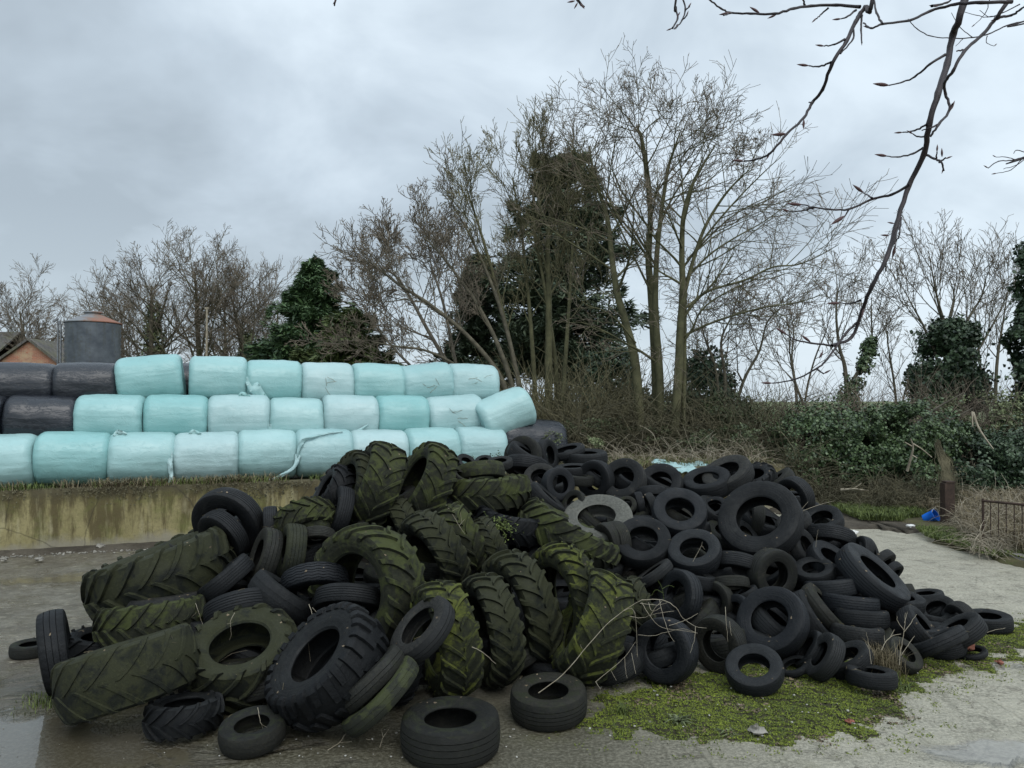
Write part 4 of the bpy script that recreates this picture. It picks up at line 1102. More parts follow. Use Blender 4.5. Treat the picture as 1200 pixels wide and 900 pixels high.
T0_ = [.45, .45, .50, .52, .50, .37, .36, .42, .36, .30]
def heap_D(u, v):
    d0, t = np.interp(u, us_, D0_), np.interp(u, us_, T0_)
    return FOC*(EYE+d0*t)/(max(-40, v-470)+FOC*t)
TYR = []
rt = random.Random(4)
CATS = {'c': ('car_tyre', 'car tyre', 'car tyres in the heap'), 'k': ('truck_tyre', 'truck tyre', 'truck tyres in the heap'), 't': ('tractor_tyre', 'tractor tyre', 'tractor tyres in the heap')}
def tyre(u, v, px, phi, ang, kind, mat, label, D=None, dD=0., filler=False):
    ph, an = rad(phi), rad(ang)
    d = ray(u, v); dn = d/np.linalg.norm(d); tocam = -dn
    rg = np.cross(dn, np.array([0, 0, 1.])); rg /= np.linalg.norm(rg); up = np.cross(rg, dn)
    nrm = math.cos(ph)*tocam+math.sin(ph)*(math.cos(an)*rg+math.sin(an)*up)
    tset = tyre_set(kind, mat); hw = tset[3]
    kk = -(d[2]/d[1]); ss = px/(2*FOC)
    c_ = ss*(math.sqrt(max(0, 1-nrm[2]**2))*.985+hw*abs(nrm[2]))
    Dg = EYE/(kk+c_)                       # resting on the yard
    if D == 'g': DD = Dg
    else: DD = min((heap_D(u, v) if D is None else D)+dD, Dg)
    R = ss*DD
    pos = CAM+d*(DD/d[1])
    cl = 't' if kind.startswith('tractor') else ('k' if kind in ('truck', 'zigzag', 'block', 'van') else 'c')
    nm, cat, grp = CATS[cl]
    if filler: grp = 'car tyres deep in the heap'
    e = empty(nm, tuple(pos)); tag(e, label, cat, grp)
    q = Vector(nrm).to_track_quat('Z', 'Y') @ Matrix.Rotation(rt.uniform(0, 6.28), 3, 'Z').to_quaternion()
    e.rotation_mode = 'QUATERNION'; e.rotation_quaternion = q
    sq = rt.uniform(.97, 1.03) if not (cl == 't' and px > 90) else rt.uniform(.94, 1.0)
    e.scale = (R, R*sq, R)
    for nm_, me in (('tread', tset[0]), ('sidewall', tset[1]), ('sidewall', tset[2])):
        o = bpy.data.objects.new(nm_, me); COL.objects.link(o); o.parent = e
    TYR.append((pos, nrm, R, hw))
    return e
D_ = 'rubber_dusty'
B_, U_, W_, G_, O_, Z_, L_ = 'rubber_black', 'rubber_blue', 'rubber_brown', 'rubber_green', 'rubber_olive', 'rubber_moss', 'rubber_pale'
TABLE = [
# left end
(66, 764, 97, 86, 8, 'car_sipe', B_, 'lone dark tyre standing upright on its tread at the far left end of the heap', 'g'),
(36, 760, 44, 74, 90, 'car', W_, 'small grey tyre lying flat on the wet ground behind the upright tyre at far left', 'g'),
(116, 757, 78, 70, 85, 'tractor_small', B_, 'small black lugged tyre between the upright tyre and the long smooth tractor tyre'),
(151, 787, 158, 87, 102, 'tractor_worn', G_, 'fat worn smooth tractor tyre lying edge-on at the lower left of the heap'),
(180, 728, 132, 86, 93, 'tractor', O_, 'olive tractor tyre edge-on with clear chevron lugs, above the fat worn tyre'),
(190, 672, 176, 85, 108, 'tractor', G_, 'large dark green tractor tyre slanting up right at the upper left of the heap'),
(193, 704, 94, 79, 92, 'car_slim', D_, 'thin black tyre lying flat under the large slanting tractor tyre at left'),
(268, 612, 84, 42, 222, 'truck', B_, 'big smooth black truck tyre at the top left in front of the stained wall'),
(262, 628, 66, 62, 218, 'truck', B_, 'ribbed black tyre nested in the big smooth truck tyre at the top left'),
(318, 618, 50, 87, 4, 'car', B_, 'small black tyre standing edge-on just right of the big smooth truck tyre at top left'),
(357, 614, 78, 60, 285, 'tractor_small', O_, 'arched mossy tractor tyre opening downwards, near the wall at the upper left'),
(367, 618, 40, 72, 262, 'car_bald', O_, 'little mossy tyre tucked under the arched mossy tractor tyre'),
(310, 652, 68, 76, 163, 'car_sipe', W_, 'upright brownish tyre with a notched shoulder, left one of the upright pair'),
(342, 646, 64, 80, 172, 'van', G_, 'upright tyre with smooth green mossy tread, right one of the upright pair'),
(371, 632, 46, 62, 268, 'car', W_, 'dull dark tyre right of the upright pair, below the little mossy tyre'),
(265, 678, 70, 87, 128, 'car', B_, 'narrow black tyre seen edge-on, slanting up to the right below the nested tyres'),
(369, 684, 78, 68, 272, 'zigzag', U_, 'bluish truck tyre with zigzag tread, facing down inside the largest opening'),
(331, 700, 84, 84, 52, 'car_bald', B_, 'smooth black tyre edge-on, slanting down to the right beside the zigzag tyre'),
(408, 703, 78, 76, 265, 'truck', B_, 'fine ribbed black tyre lying below the opening of the largest tractor tyre'),
(285, 714, 86, 74, 277, 'truck', B_, 'black tyre with a moss patch, lying just behind the tractor tyre with the open face'),
(284, 768, 136, 47, 102, 'tractor_small', G_, 'worn tractor tyre with its open face turned up, in the middle of the lower left'),
(383, 779, 150, 60, 137, 'block', B_, 'large black block tread tyre tilted up to the left, low in the left half'),
(216, 837, 90, 76, 90, 'tractor_small', B_, 'small chunky lugged tyre lying on the ground at the front left', 'g'),
(296, 857, 78, 61, 96, 'car_bald', W_, 'small round tyre lying alone on the ground at the front left, straw in it', 'g'),
(433, 797, 96, 84, 130, 'car_slim', W_, 'rear one of the two thin split tyres leaning at the front centre', None, -.38),
(446, 815, 108, 80, 133, 'spare', O_, 'front one of the two thin split tyres leaning at the front centre, greenish', None, -.35),
(495, 738, 88, 64, 137, 'car_slim', D_, 'narrow black tyre with yellow moss on its top, leaning over the mossy lugs at centre', None, -.6),
# centre tractor tyres
(430, 690, 160, 48, 188, 'tractor', O_, 'largest tractor tyre, olive with curved lugs, its big dark opening at centre left'),
(522, 748, 138, 74, 192, 'tractor', Z_, 'tractor tyre streaked with bright yellow moss behind the narrow leaning tyre'),
(573, 737, 136, 71, 193, 'tractor_slim', G_, 'grey green tractor tyre with ragged lugs, second of the central row from the left'),
(608, 714, 142, 65, 198, 'tractor_slim', G_, 'tall smooth shouldered tractor tyre in the middle of the central row'),
(661, 703, 136, 58, 192, 'tractor_slim', Z_, 'tractor tyre with a dark oval opening and bright mossy lugs, right in the central row', None, -.42),
(694, 733, 136, 76, 158, 'tractor_wide', Z_, 'mossy tractor tyre leaning to the right at the right end of the central row'),
(743, 712, 74, 76, 196, 'tractor_small', G_, 'small dark lugged tyre just right of the leaning mossy tractor tyre'),
(508, 647, 104, 68, 212, 'tractor', G_, 'tractor tyre with long curved lugs just right of the largest opening'),
(538, 632, 88, 76, 205, 'tractor_small', O_, 'mossy tractor tyre with dead bramble stems across its tread'),
(574, 640, 72, 80, 205, 'tractor', G_, 'smaller tractor tyre with weeds growing on top, right of the bramble covered one'),
(495, 569, 110, 71, 152, 'tractor', O_, 'upright tractor tyre with a long dark opening, second peak of the heap'),
(439, 569, 106, 81, 160, 'tractor_wide', O_, 'tallest upright tractor tyre with stepped chevrons, left peak of the heap', None, -.15),
(413, 572, 92, 66, 165, 'tractor_slim', G_, 'tractor tyre behind the tallest one, only its dark rim and shoulder showing'),
(389, 577, 70, 78, 150, 'tractor_small', B_, 'black lugged tyre leaning against the left of the tall upright tractor tyres'),
(398, 600, 60, 78, 165, 'car', B_, 'dark tyre edge-on squeezed left of the tallest tractor tyre'),
(571, 577, 104, 86, 92, 'tractor', O_, 'tractor tyre lying edge-on with even chevrons at the top centre of the heap'),
(667, 628, 132, 84, 61, 'tractor_slim', O_, 'long tractor tyre edge-on slanting down to the right below the pale tyre'),
(601, 612, 94, 74, 80, 'tractor', B_, 'dark tractor tyre in shadow under the even chevron tyre at top centre'),
(563, 554, 58, 78, 276, 'car_bald', O_, 'mossy brown tyre lying flat behind the even chevron tyre'),
(546, 543, 26, 55, 60, 'car', B_, 'tiny looking far tyre left of three below the bramble stems'),
(567, 541, 22, 60, 100, 'car', B_, 'tiny looking far tyre in the middle of three below the bramble stems'),
(586, 543, 30, 70, 95, 'car', D_, 'far tyre nearest the pale bales, right of three below the bramble stems'),
(541, 560, 30, 70, 60, 'car', W_, 'small piece of tyre between the second peak and the mossy flat tyre'),
# right half, back row
(613, 534, 47, 28, 150, 'car_sipe', W_, 'grey tyre facing the camera at the back, nearest the dark grey bale', None, .6),
(641, 534, 40, 62, 10, 'car', B_, 'dark tyre standing behind the grey tyre nearest the dark grey bale', None, .6),
(617, 547, 53, 74, 262, 'car', B_, 'black tyre lying under the grey tyre nearest the dark grey bale', None, .3),
(663, 530, 47, 77, 105, 'spare', B_, 'slim tyre lying tilted on the back edge of the heap', None, .7),
(686, 537, 53, 80, 90, 'car', B_, 'flat lying tyre on the back edge of the heap with its tread in view', None, .7),
(633, 561, 40, 38, 100, 'car', D_, 'tyre half hidden behind the one with the white streak inside'),
(654, 568, 41, 36, 10, 'car_bald', U_, 'tyre with a white streak shining inside its opening', None, -.2),
(671, 552, 42, 80, 92, 'car', B_, 'tyre lying flat directly under the flat one on the back edge', None, .4),
(677, 562, 38, 82, 85, 'car', W_, 'lower tyre of the flat stack on the back edge', None, .3),
(639, 587, 52, 83, 48, 'car_wide', B_, 'ribbed tyre edge-on slanting down right, touching the even chevron tyre'),
(673, 590, 32, 42, 150, 'car', W_, 'small brownish tyre behind and above the pale tyre'),
(700, 612, 84, 52, 98, 'truck', L_, 'pale grey weathered truck tyre, the only whitish one'),
(698, 562, 46, 34, 185, 'car', B_, 'tyre partly covered by the round one left of the turquoise sheet', None, .25),
(731, 563, 54, 33, 125, 'car', D_, 'round open tyre facing the camera, left of the turquoise sheet'),
(774, 568, 53, 32, 108, 'car_sipe', B_, 'tyre directly below the turquoise sheet with another showing through it', None, .2),
(763, 580, 38, 70, 275, 'car', B_, 'tyre lying in front of the one below the turquoise sheet'),
(733, 593, 27, 42, 120, 'spare', W_, 'small tyre in the gap above the middle round tyre, left of two edge-on ones'),
(749, 591, 30, 80, 190, 'car', B_, 'left of two small tyres standing edge-on above the middle round tyre'),
(763, 592, 30, 78, 200, 'car', D_, 'right of two small tyres standing edge-on above the middle round tyre'),
(784, 587, 42, 60, 110, 'car', B_, 'tyre peeping out behind the round one with debris inside'),
(796, 602, 64, 38, 82, 'car_wide', U_, 'round tyre with debris inside its opening, left of the biggest black tyre', None, -.15),
(753, 610, 28, 78, 90, 'car', B_, 'small flat tyre between the middle round tyre and its right neighbour'),
(722, 634, 48, 60, 190, 'car', W_, 'outer tyre of the pair peeping out left of the middle round tyre'),
(712, 634, 44, 58, 195, 'car_bald', W_, 'innermost tyre seen left of the middle round tyre, right of the mossy lugs'),
(753, 636, 66, 38, 92, 'car', B_, 'middle round tyre facing the camera just right of the long mossy tractor tyre', None, -.2),
(814, 648, 62, 44, 98, 'car_wide', U_, 'round tyre with a bent twig in it, right of the middle round tyre', None, -.2),
(766, 673, 50, 83, 126, 'car_slim', D_, 'narrow tyre edge-on slanting up right, under the middle round tyre'),
(797, 699, 62, 50, 172, 'car_sipe', U_, 'tyre with notched shoulder standing behind the tangle of bare twigs'),
(812, 679, 52, 82, 80, 'car', B_, 'tyre lying edge-on under the tyre with the bent twig'),
(865, 663, 56, 72, 262, 'car', B_, 'tyre arched face down below the biggest black tyre'),
(857, 684, 42, 80, 275, 'car', W_, 'tyre lying deep in the gap under the arched face down one'),
(839, 704, 44, 36, 190, 'car', W_, 'brownish open tyre deep in the heap right of the notched tyre', None, .2),
(891, 610, 98, 30, 112, 'truck', B_, 'biggest round black tyre facing the camera near the top right of the heap', None, -.3),
(829, 567, 58, 62, 102, 'car_wide', B_, 'tyre under the topmost tilted tyre on the right peak', None, .2),
(853, 557, 60, 58, 115, 'car', D_, 'topmost tilted tyre on the right peak of the heap', None, .05),
(882, 563, 58, 62, 104, 'tractor_small', B_, 'lugged black tyre behind the topmost tilted one', None, .35),
(910, 566, 46, 80, 130, 'truck', W_, 'ribbed tyre edge-on slanting up on the right peak', None, .2),
(932, 582, 48, 48, 205, 'car', B_, 'tyre with a dusty rim leaning behind the biggest round tyre'),
(836, 595, 34, 50, 110, 'spare', B_, 'thin tyre glimpsed between the debris filled tyre and the biggest one', None, .2),
(964, 611, 48, 52, 108, 'car', B_, 'tyre through which the road can be seen, on the right edge of the heap'),
(973, 630, 56, 73, 266, 'car', B_, 'tyre lying arched under the one with the road showing through'),
(941, 641, 44, 62, 25, 'car', D_, 'tyre tucked under the right side of the biggest round tyre'),
(971, 657, 52, 62, 55, 'car_wide', U_, 'bluish tyre slanting down right above the ring with litter in it'),
(954, 670, 48, 58, 98, 'car', B_, 'ring shaped tyre with bits of litter in its opening'),
(1010, 647, 38, 64, 165, 'car', B_, 'small tyre behind the top of the long slanting one on the right'),
(1019, 648, 34, 70, 15, 'car', B_, 'tyre behind the long slanting one, with the road directly behind it'),
(1034, 659, 34, 72, 320, 'car', D_, 'upper of two stubby tyres against the road on the right edge'),
(1045, 671, 30, 72, 320, 'car', B_, 'lower of two stubby tyres against the road on the right edge'),
(1022, 676, 90, 74, 48, 'truck', U_, 'long slanting tyre with a pale inner rim on the right side', None, -.25),
(905, 673, 60, 40, 350, 'car_wide', W_, 'tyre turned to the right with a dark oval opening, below the biggest round tyre', None, -.1),
(905, 729, 84, 32, 135, 'truck', U_, 'large round tyre in front at right, another tyre lying inside its opening', None, -.2),
(950, 724, 66, 82, 33, 'car', B_, 'edge-on tyre leaning against the right of the large round front tyre'),
(966, 714, 66, 82, 40, 'car_slim', W_, 'edge-on tyre behind the one leaning on the large round front tyre'),
(975, 688, 62, 85, 100, 'car', U_, 'uppermost of the tyres lying edge-on in a layered stack at right'),
(995, 707, 66, 86, 88, 'car', U_, 'second of the tyres lying edge-on in the layered stack at right'),
(1009, 724, 62, 86, 92, 'car', B_, 'third of the tyres lying edge-on in the layered stack at right'),
(1004, 742, 60, 84, 88, 'car', D_, 'bottom tyre of the layered stack in deep shade'),
(1056, 706, 52, 72, 82, 'car_wide', B_, 'tyre lying flat under the lower end of the long slanting tyre'),
(1077, 737, 56, 76, 38, 'car_wide', B_, 'tyre edge-on leaning right, behind the bare forked twig'),
(1099, 717, 44, 40, 108, 'car', B_, 'round open tyre at the right, other tyre inside it, near the road'),
(1128, 727, 44, 58, 212, 'car', D_, 'black tyre leaning left between the round open one and the last flat one'),
(1103, 755, 54, 66, 98, 'car', B_, 'ring tyre lying near the ground below the round open one at right', None),
(1158, 728, 52, 73, 92, 'car', B_, 'last tyre lying flat at the far right tip of the heap', 'g'),
(1139, 765, 33, 68, 104, 'spare', B_, 'small tyre on the ground with pinkish litter in it at far right', 'g'),
(884, 785, 66, 42, 96, 'car', U_, 'small round tyre leaning at the very front right on the moss', 'g'),
(931, 781, 38, 62, 112, 'spare', B_, 'little tyre beside the small round tyre at the very front right', 'g'),
(948, 762, 50, 70, 150, 'car_slim', B_, 'narrow tyre curving behind the little tyre on the moss', None, .1),
(966, 770, 58, 66, 152, 'car', D_, 'outer curved tyre leaning left, just right of the little tyre on the moss', None),
(995, 773, 54, 62, 122, 'car', B_, 'tyre with a narrow opening leaning beside the half buried one', 'g'),
(1021, 793, 58, 78, 90, 'car', B_, 'half buried tyre with a pale grass tuft growing in it', 6.95),
(1059, 768, 44, 58, 45, 'car', W_, 'dusty tyre behind the bare forked twig on the ground', 'g'),
(843, 755, 66, 38, 205, 'car', W_, 'brownish tyre with dead stalks in its opening at the front', 'g'),
(780, 762, 76, 28, 190, 'car_wide', U_, 'near black tyre facing the camera under the tangle of bare twigs', 'g'),
(863, 718, 42, 46, 160, 'car', U_, 'tyre half hidden behind the left of the large round front tyre', None, .15),
(874, 696, 30, 78, 120, 'car', B_, 'small piece of tyre between the dark oval opening and the large round front tyre'),
(643, 821, 90, 63, 92, 'car_wide', W_, 'tyre lying flat on the ground at the front with a long twig over it', 'g'),
(528, 857, 116, 66, 91, 'van', W_, 'wide tyre lying flat at the very front, nearest to the camera', 'g'),
# partly hidden ones between
(930, 612, 40, 60, 120, 'car', D_, 'tyre showing only a dark edge right of the biggest round tyre'),
(884, 612, 46, 78, 170, 'car', W_, 'tyre standing on edge inside the opening of the biggest round tyre', None, .45),
(872, 628, 40, 64, 40, 'car', B_, 'tyre lying low inside the opening of the biggest round tyre', None, .40),
(905, 740, 44, 84, 88, 'car', U_, 'tyre lying edge-on inside the opening of the large round front tyre', None, .25),
(1102, 722, 26, 75, 20, 'car', W_, 'greyish tyre inside the round open one near the road', None, .3),
(770, 640, 50, 84, 90, 'car', B_, 'flat tyre under and behind the middle round tyre', None, .35),
(835, 672, 46, 84, 95, 'car', B_, 'flat tyre behind the tyre with the bent twig', None, .35),
(905, 655, 40, 80, 75, 'car', D_, 'flat tyre squeezed beneath the biggest round tyre', None, .3),
(925, 705, 50, 75, 70, 'car', B_, 'tyre lying behind the large round front tyre and the oval opening', None, .35),
(940, 600, 44, 70, 100, 'car', B_, 'tyre lying flat behind the right shoulder of the biggest round tyre', None, .35),
(1085, 700, 40, 76, 100, 'car', B_, 'dark tyre lying between the long slanting tyre and the road', None, .3),
(725, 590, 36, 80, 85, 'car', D_, 'flat tyre in shade behind the pale tyre', None, .25),
(810, 620, 44, 80, 95, 'car', B_, 'flat tyre in the dark gap left of the biggest round tyre', None, .3),
(560, 600, 60, 60, 150, 'tractor_small', G_, 'dark mossy tyre showing between the bramble covered tyre and the even chevrons', None, .3),
(470, 620, 80, 74, 200, 'tractor', G_, 'dark tractor tyre squeezed behind the largest tractor tyre', None, .45),
(345, 722, 50, 70, 60, 'car', B_, 'tyre in the dark gap above the block tread tyre', None, .25),
(410, 745, 70, 66, 150, 'truck', B_, 'shadowed truck tyre behind the block tread tyre, under the largest one', None, .5),
(240, 735, 70, 80, 80, 'car', B_, 'tyre in the gap left of the tractor tyre with the open face', None, .3),
(470, 790, 70, 68, 160, 'tractor_small', B_, 'dark tyre behind the two thin split tyres', None, .45),
(722, 778, 60, 64, 120, 'car', D_, 'tyre in shade between the leaning mossy tractor tyre and the near black one', None, .25),
(700, 660, 60, 70, 70, 'car', B_, 'dark tyre under the long slanting mossy tractor tyre', None, .35),
(330, 790, 80, 70, 80, 'truck', B_, 'truck tyre in the black gap between the open faced tyre and the block tread one', None, .35),
]
for t in TABLE:
    u, v, px, phi, ang, kind, mat, lb = t[:8]
    tyre(u, v, px, phi, ang, kind, mat, lb, t[8] if len(t) > 8 else None, t[9] if len(t) > 9 else 0.)
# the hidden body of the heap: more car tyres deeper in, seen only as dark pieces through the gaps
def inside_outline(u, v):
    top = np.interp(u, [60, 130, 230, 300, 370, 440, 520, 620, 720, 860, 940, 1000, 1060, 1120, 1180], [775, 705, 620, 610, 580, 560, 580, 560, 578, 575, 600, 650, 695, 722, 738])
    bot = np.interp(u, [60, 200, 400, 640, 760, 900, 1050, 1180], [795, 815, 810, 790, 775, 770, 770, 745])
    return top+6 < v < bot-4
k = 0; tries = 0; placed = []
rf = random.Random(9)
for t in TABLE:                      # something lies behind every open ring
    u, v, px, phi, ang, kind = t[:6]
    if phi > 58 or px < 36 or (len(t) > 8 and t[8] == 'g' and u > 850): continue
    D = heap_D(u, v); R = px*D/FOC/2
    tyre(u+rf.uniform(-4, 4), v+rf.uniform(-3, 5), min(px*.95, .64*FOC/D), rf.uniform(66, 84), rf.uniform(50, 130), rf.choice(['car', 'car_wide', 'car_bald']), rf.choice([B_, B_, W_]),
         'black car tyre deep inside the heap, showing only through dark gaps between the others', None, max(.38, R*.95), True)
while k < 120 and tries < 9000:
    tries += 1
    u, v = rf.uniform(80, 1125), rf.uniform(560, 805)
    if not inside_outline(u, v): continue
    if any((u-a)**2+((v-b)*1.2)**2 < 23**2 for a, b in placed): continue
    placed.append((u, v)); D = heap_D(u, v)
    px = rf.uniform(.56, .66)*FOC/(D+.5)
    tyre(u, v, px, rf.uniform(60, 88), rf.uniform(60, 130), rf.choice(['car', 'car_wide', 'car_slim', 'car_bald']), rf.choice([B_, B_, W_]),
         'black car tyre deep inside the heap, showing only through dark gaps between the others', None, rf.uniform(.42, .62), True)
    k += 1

# unseen dark mound added inside the heap to block light through its gaps
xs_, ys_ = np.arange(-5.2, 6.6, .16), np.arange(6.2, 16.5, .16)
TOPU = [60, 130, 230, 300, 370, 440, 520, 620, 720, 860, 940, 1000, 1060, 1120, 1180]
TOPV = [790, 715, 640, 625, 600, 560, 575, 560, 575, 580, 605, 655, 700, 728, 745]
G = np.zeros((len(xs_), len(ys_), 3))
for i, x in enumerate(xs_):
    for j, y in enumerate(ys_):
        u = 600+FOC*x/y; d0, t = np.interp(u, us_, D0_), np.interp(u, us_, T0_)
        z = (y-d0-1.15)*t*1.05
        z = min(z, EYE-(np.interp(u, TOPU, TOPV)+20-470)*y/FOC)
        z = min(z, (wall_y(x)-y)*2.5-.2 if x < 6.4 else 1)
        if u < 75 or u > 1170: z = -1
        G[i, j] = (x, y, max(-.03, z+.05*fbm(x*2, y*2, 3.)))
mb = MB(); mb.grid(G); me = mb.mesh('heap_gap_blocker')
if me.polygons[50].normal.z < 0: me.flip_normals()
o = link('heap_gap_blocker', me, None, M['gap_blocker_dark']); tag(o, 'made-up black mound added inside the heap to keep the gaps between tyres dark', 'soil', kind='stuff')
# ---------------------------------------------------------------- trees
rt2 = np.random.default_rng(21)
def perp(d, r_):
    a = r_.normal(size=3); a -= d*np.dot(a, d); return a/(np.linalg.norm(a)+1e-9)
def grow(tubes, p, d, L, r, lev, prm, r_, tips=None):
    """recursive bare branch; tubes[lev] collects the geometry"""
    ns = prm['seg'][lev]; pts = [p.copy()]; d = d/np.linalg.norm(d)
    wob = prm['wob'][lev]; trop = prm['trop'][lev]
    for i in range(ns):
        d = d+r_.normal(0, wob, 3)+np.array([0, 0, trop]); d /= np.linalg.norm(d)
        p = p+d*L/ns; pts.append(p.copy())
    branch_from(tubes, np.array(pts), r, r*prm['taper'][lev], lev, prm, r_, tips, prm['start'][lev])
def branch_from(tubes, pts, r0, r1, lev, prm, r_, tips=None, start=.25, nch=None, L=None):
    n = len(pts); rr = np.linspace(r0, max(r1, prm['rmin']), n)
    tubes[min(lev, len(tubes)-1)].add(pts, rr, prm['sides'][lev])
    if L is None: L = np.linalg.norm(np.diff(pts, axis=0), axis=1).sum()
    if lev+1 >= len(prm['n']):
        if tips is not None: tips.append(pts[-1])
        return
    m = nch if nch is not None else prm['n'][lev]
    m = max(1, int(m*r_.uniform(.75, 1.25)))
    for k in range(m):
        f = start+(1-start)*(k+r_.uniform(.1, .9))/m; x = f*(n-1); i = int(min(x, n-2)); q = pts[i]+(pts[i+1]-pts[i])*(x-i)
        t = pts[i+1]-pts[i]; t /= np.linalg.norm(t)
        a = rad(prm['ang'][lev]*r_.uniform(.7, 1.3)); s_ = perp(t, r_)
        if prm.get('flat') and lev >= 1: s_[2] = abs(s_[2])*.4; s_ /= np.linalg.norm(s_)
        dd = t*math.cos(a)+s_*math.sin(a)
        rl = np.interp(f, [0, 1], [r0, r1])
        cl = L*prm['ratio'][lev]*(1.12-prm.get('fall', .60)*(f-start)/(1-start+1e-6))*r_.uniform(.6, 1.3)
        grow(tubes, q, dd, cl, max(rl*prm['rr'][lev], prm['rmin']), lev+1, prm, r_, tips)
PRM = dict(n=[13, 8, 6, 4, 0], seg=[10, 7, 5, 4, 3], wob=[.05, .09, .10, .10, .10], trop=[.05, .07, .07, .06, .05], taper=[.25, .3, .35, .5, .6],
           ang=[42, 36, 34, 32], ratio=[.52, .48, .50, .55], rr=[.42, .55, .6, .7], sides=[8, 5, 4, 3, 3], rmin=.007, start=[.20, .2, .2, .15, 0])
PRM['n'] = [13, 8, 5, 3, 0]
def prm(**k):
    p = dict(PRM); p.update(k); return p
def finish_tree(root, tubes, mt, mb_):
    link('trunk', tubes[0].mesh('trunk'), root, mt)
    t = Tubes(); 
    for s_ in tubes[1:3]:
        t.V += s_.V; t.F += [f+t.n for f in s_.F]; t.n += s_.n
    if t.V: link('branches', t.mesh('branches'), root, mt)
    t = Tubes()
    for s_ in tubes[3:]:
        t.V += s_.V; t.F += [f+t.n for f in s_.F]; t.n += s_.n
    if t.V: link('twigs', t.mesh('twigs'), root, mb_)
def bare_tree(label, u, D, vtop, z0=WALL_TOP-.1, seed=1, rad_=.2, p=None, name='bare_tree', group='bare trees along the field edge', mt='bark', mtw='twig', lean=0., stems=1, trunk=.22, cat='tree', ivy=None):
    r_ = np.random.default_rng(seed); p = p or PRM
    b = at(u, 470, D); b[2] = z0; H = at(u, vtop, D)[2]-z0
    root = empty(name, tuple(b)); tag(root, label, cat, group)
    tubes = [Tubes() for _ in range(5)]
    for k in range(stems):
        d = np.array([lean+(r_.normal(0, .16) if stems > 1 else 0), r_.normal(0, .1), 1.0]); q = np.array([r_.normal(0, .15)*(stems > 1), r_.normal(0, .1)*(stems > 1), 0.])
        grow(tubes, q, d, H*.77*(r_.uniform(.75, 1) if k else 1), rad_*(1 if k == 0 else .75), 0, p, r_)
    finish_tree(root, tubes, M[mt], M[mtw])
    return root
def ivy_on(root, pts, radii, n, m='ivy', size=.09, r_=None, name='ivy'):
    """leafy sleeve following a stem"""
    r_ = r_ or rt2; P = np.asarray(pts, float); s_ = np.r_[0, np.cumsum(np.linalg.norm(np.diff(P, axis=0), axis=1))]
    t = r_.uniform(0, s_[-1], n); C = np.stack([np.interp(t, s_, P[:, i]) for i in range(3)], 1); R = np.interp(t, s_, radii)
    a = r_.normal(size=(n, 3)); a /= np.linalg.norm(a, axis=1)[:, None]
    rr_ = R*np.clip(r_.normal(.85, .22, n), .2, 1.5)
    q = C+a*rr_[:, None]*np.array([1, 1, .8])
    k = np.array([mnoise.noise(Vector(v*1.9)) for v in q]) > -.12
    q = q[k]; a = a[k]
    nr = a+r_.normal(0, .5, a.shape)+np.array([0, 0, .4])
    return link(name, cards(name, q, nr, size*r_.uniform(.6, 1.3, len(q)), 1.1, r_), root, M[m])
far = prm(n=[18, 9, 6, 3, 0], fall=.55, rmin=.0115, ratio=[.58, .50, .50, .72], ang=[46, 40, 36, 34], trop=[.05, .05, .05, .04, .03])
bare_tree('bare rounded tree behind the brick gable at the far left', 32, 60, 322, seed=2, rad_=.24, p=prm(**{**far, 'start': [.15, .15, .2, .15, 0]}))
bare_tree('bare tree leaning over the brick gable, cut by the left edge of the photo', -12, 62, 335, seed=31, rad_=.24, p=far)
bare_tree('low bare tree rising behind the silo', 104, 58, 332, seed=3, rad_=.24, p=prm(**{**far, 'start': [.12, .15, .2, .15, 0], 'ang': [55, 42, 42, 40]}))
r1_ = bare_tree('bare tree with an ivy clad trunk right of the silo', 178, 55, 288, seed=4, rad_=.30, p=far)
ivy_on(r1_, [(0, 0, 1), (.1, 0, 5), (.1, 0, 8.5)], [.9, .8, .5], 5200, 'shrub', .20)
bare_tree('tallest broad bare tree behind the top row bales, left of the pole', 232, 56, 268, seed=5, rad_=.32, p=prm(**{**far, 'start': [.14, .15, .2, .15, 0], 'ang': [40, 40, 42, 40]}), mt='bark_green')
r2_ = bare_tree('bare tree with ivy low on its trunk, just left of the dark conifer', 288, 57, 300, seed=7, rad_=.30, p=far)
ivy_on(r2_, [(0, 0, 1), (.1, 0, 4), (.1, 0, 6.5)], [.9, .8, .5], 4200, 'shrub', .20)
bare_tree('slim bare tree crowding the silo from the right', 148, 64, 318, seed=8, rad_=.22, p=far)
bare_tree('bare tree showing faintly behind the pole', 262, 66, 308, seed=9, rad_=.24, p=far)
bare_tree('bare tree close to the left side of the dark conifer, half hidden', 322, 62, 322, seed=12, rad_=.22, p=far)

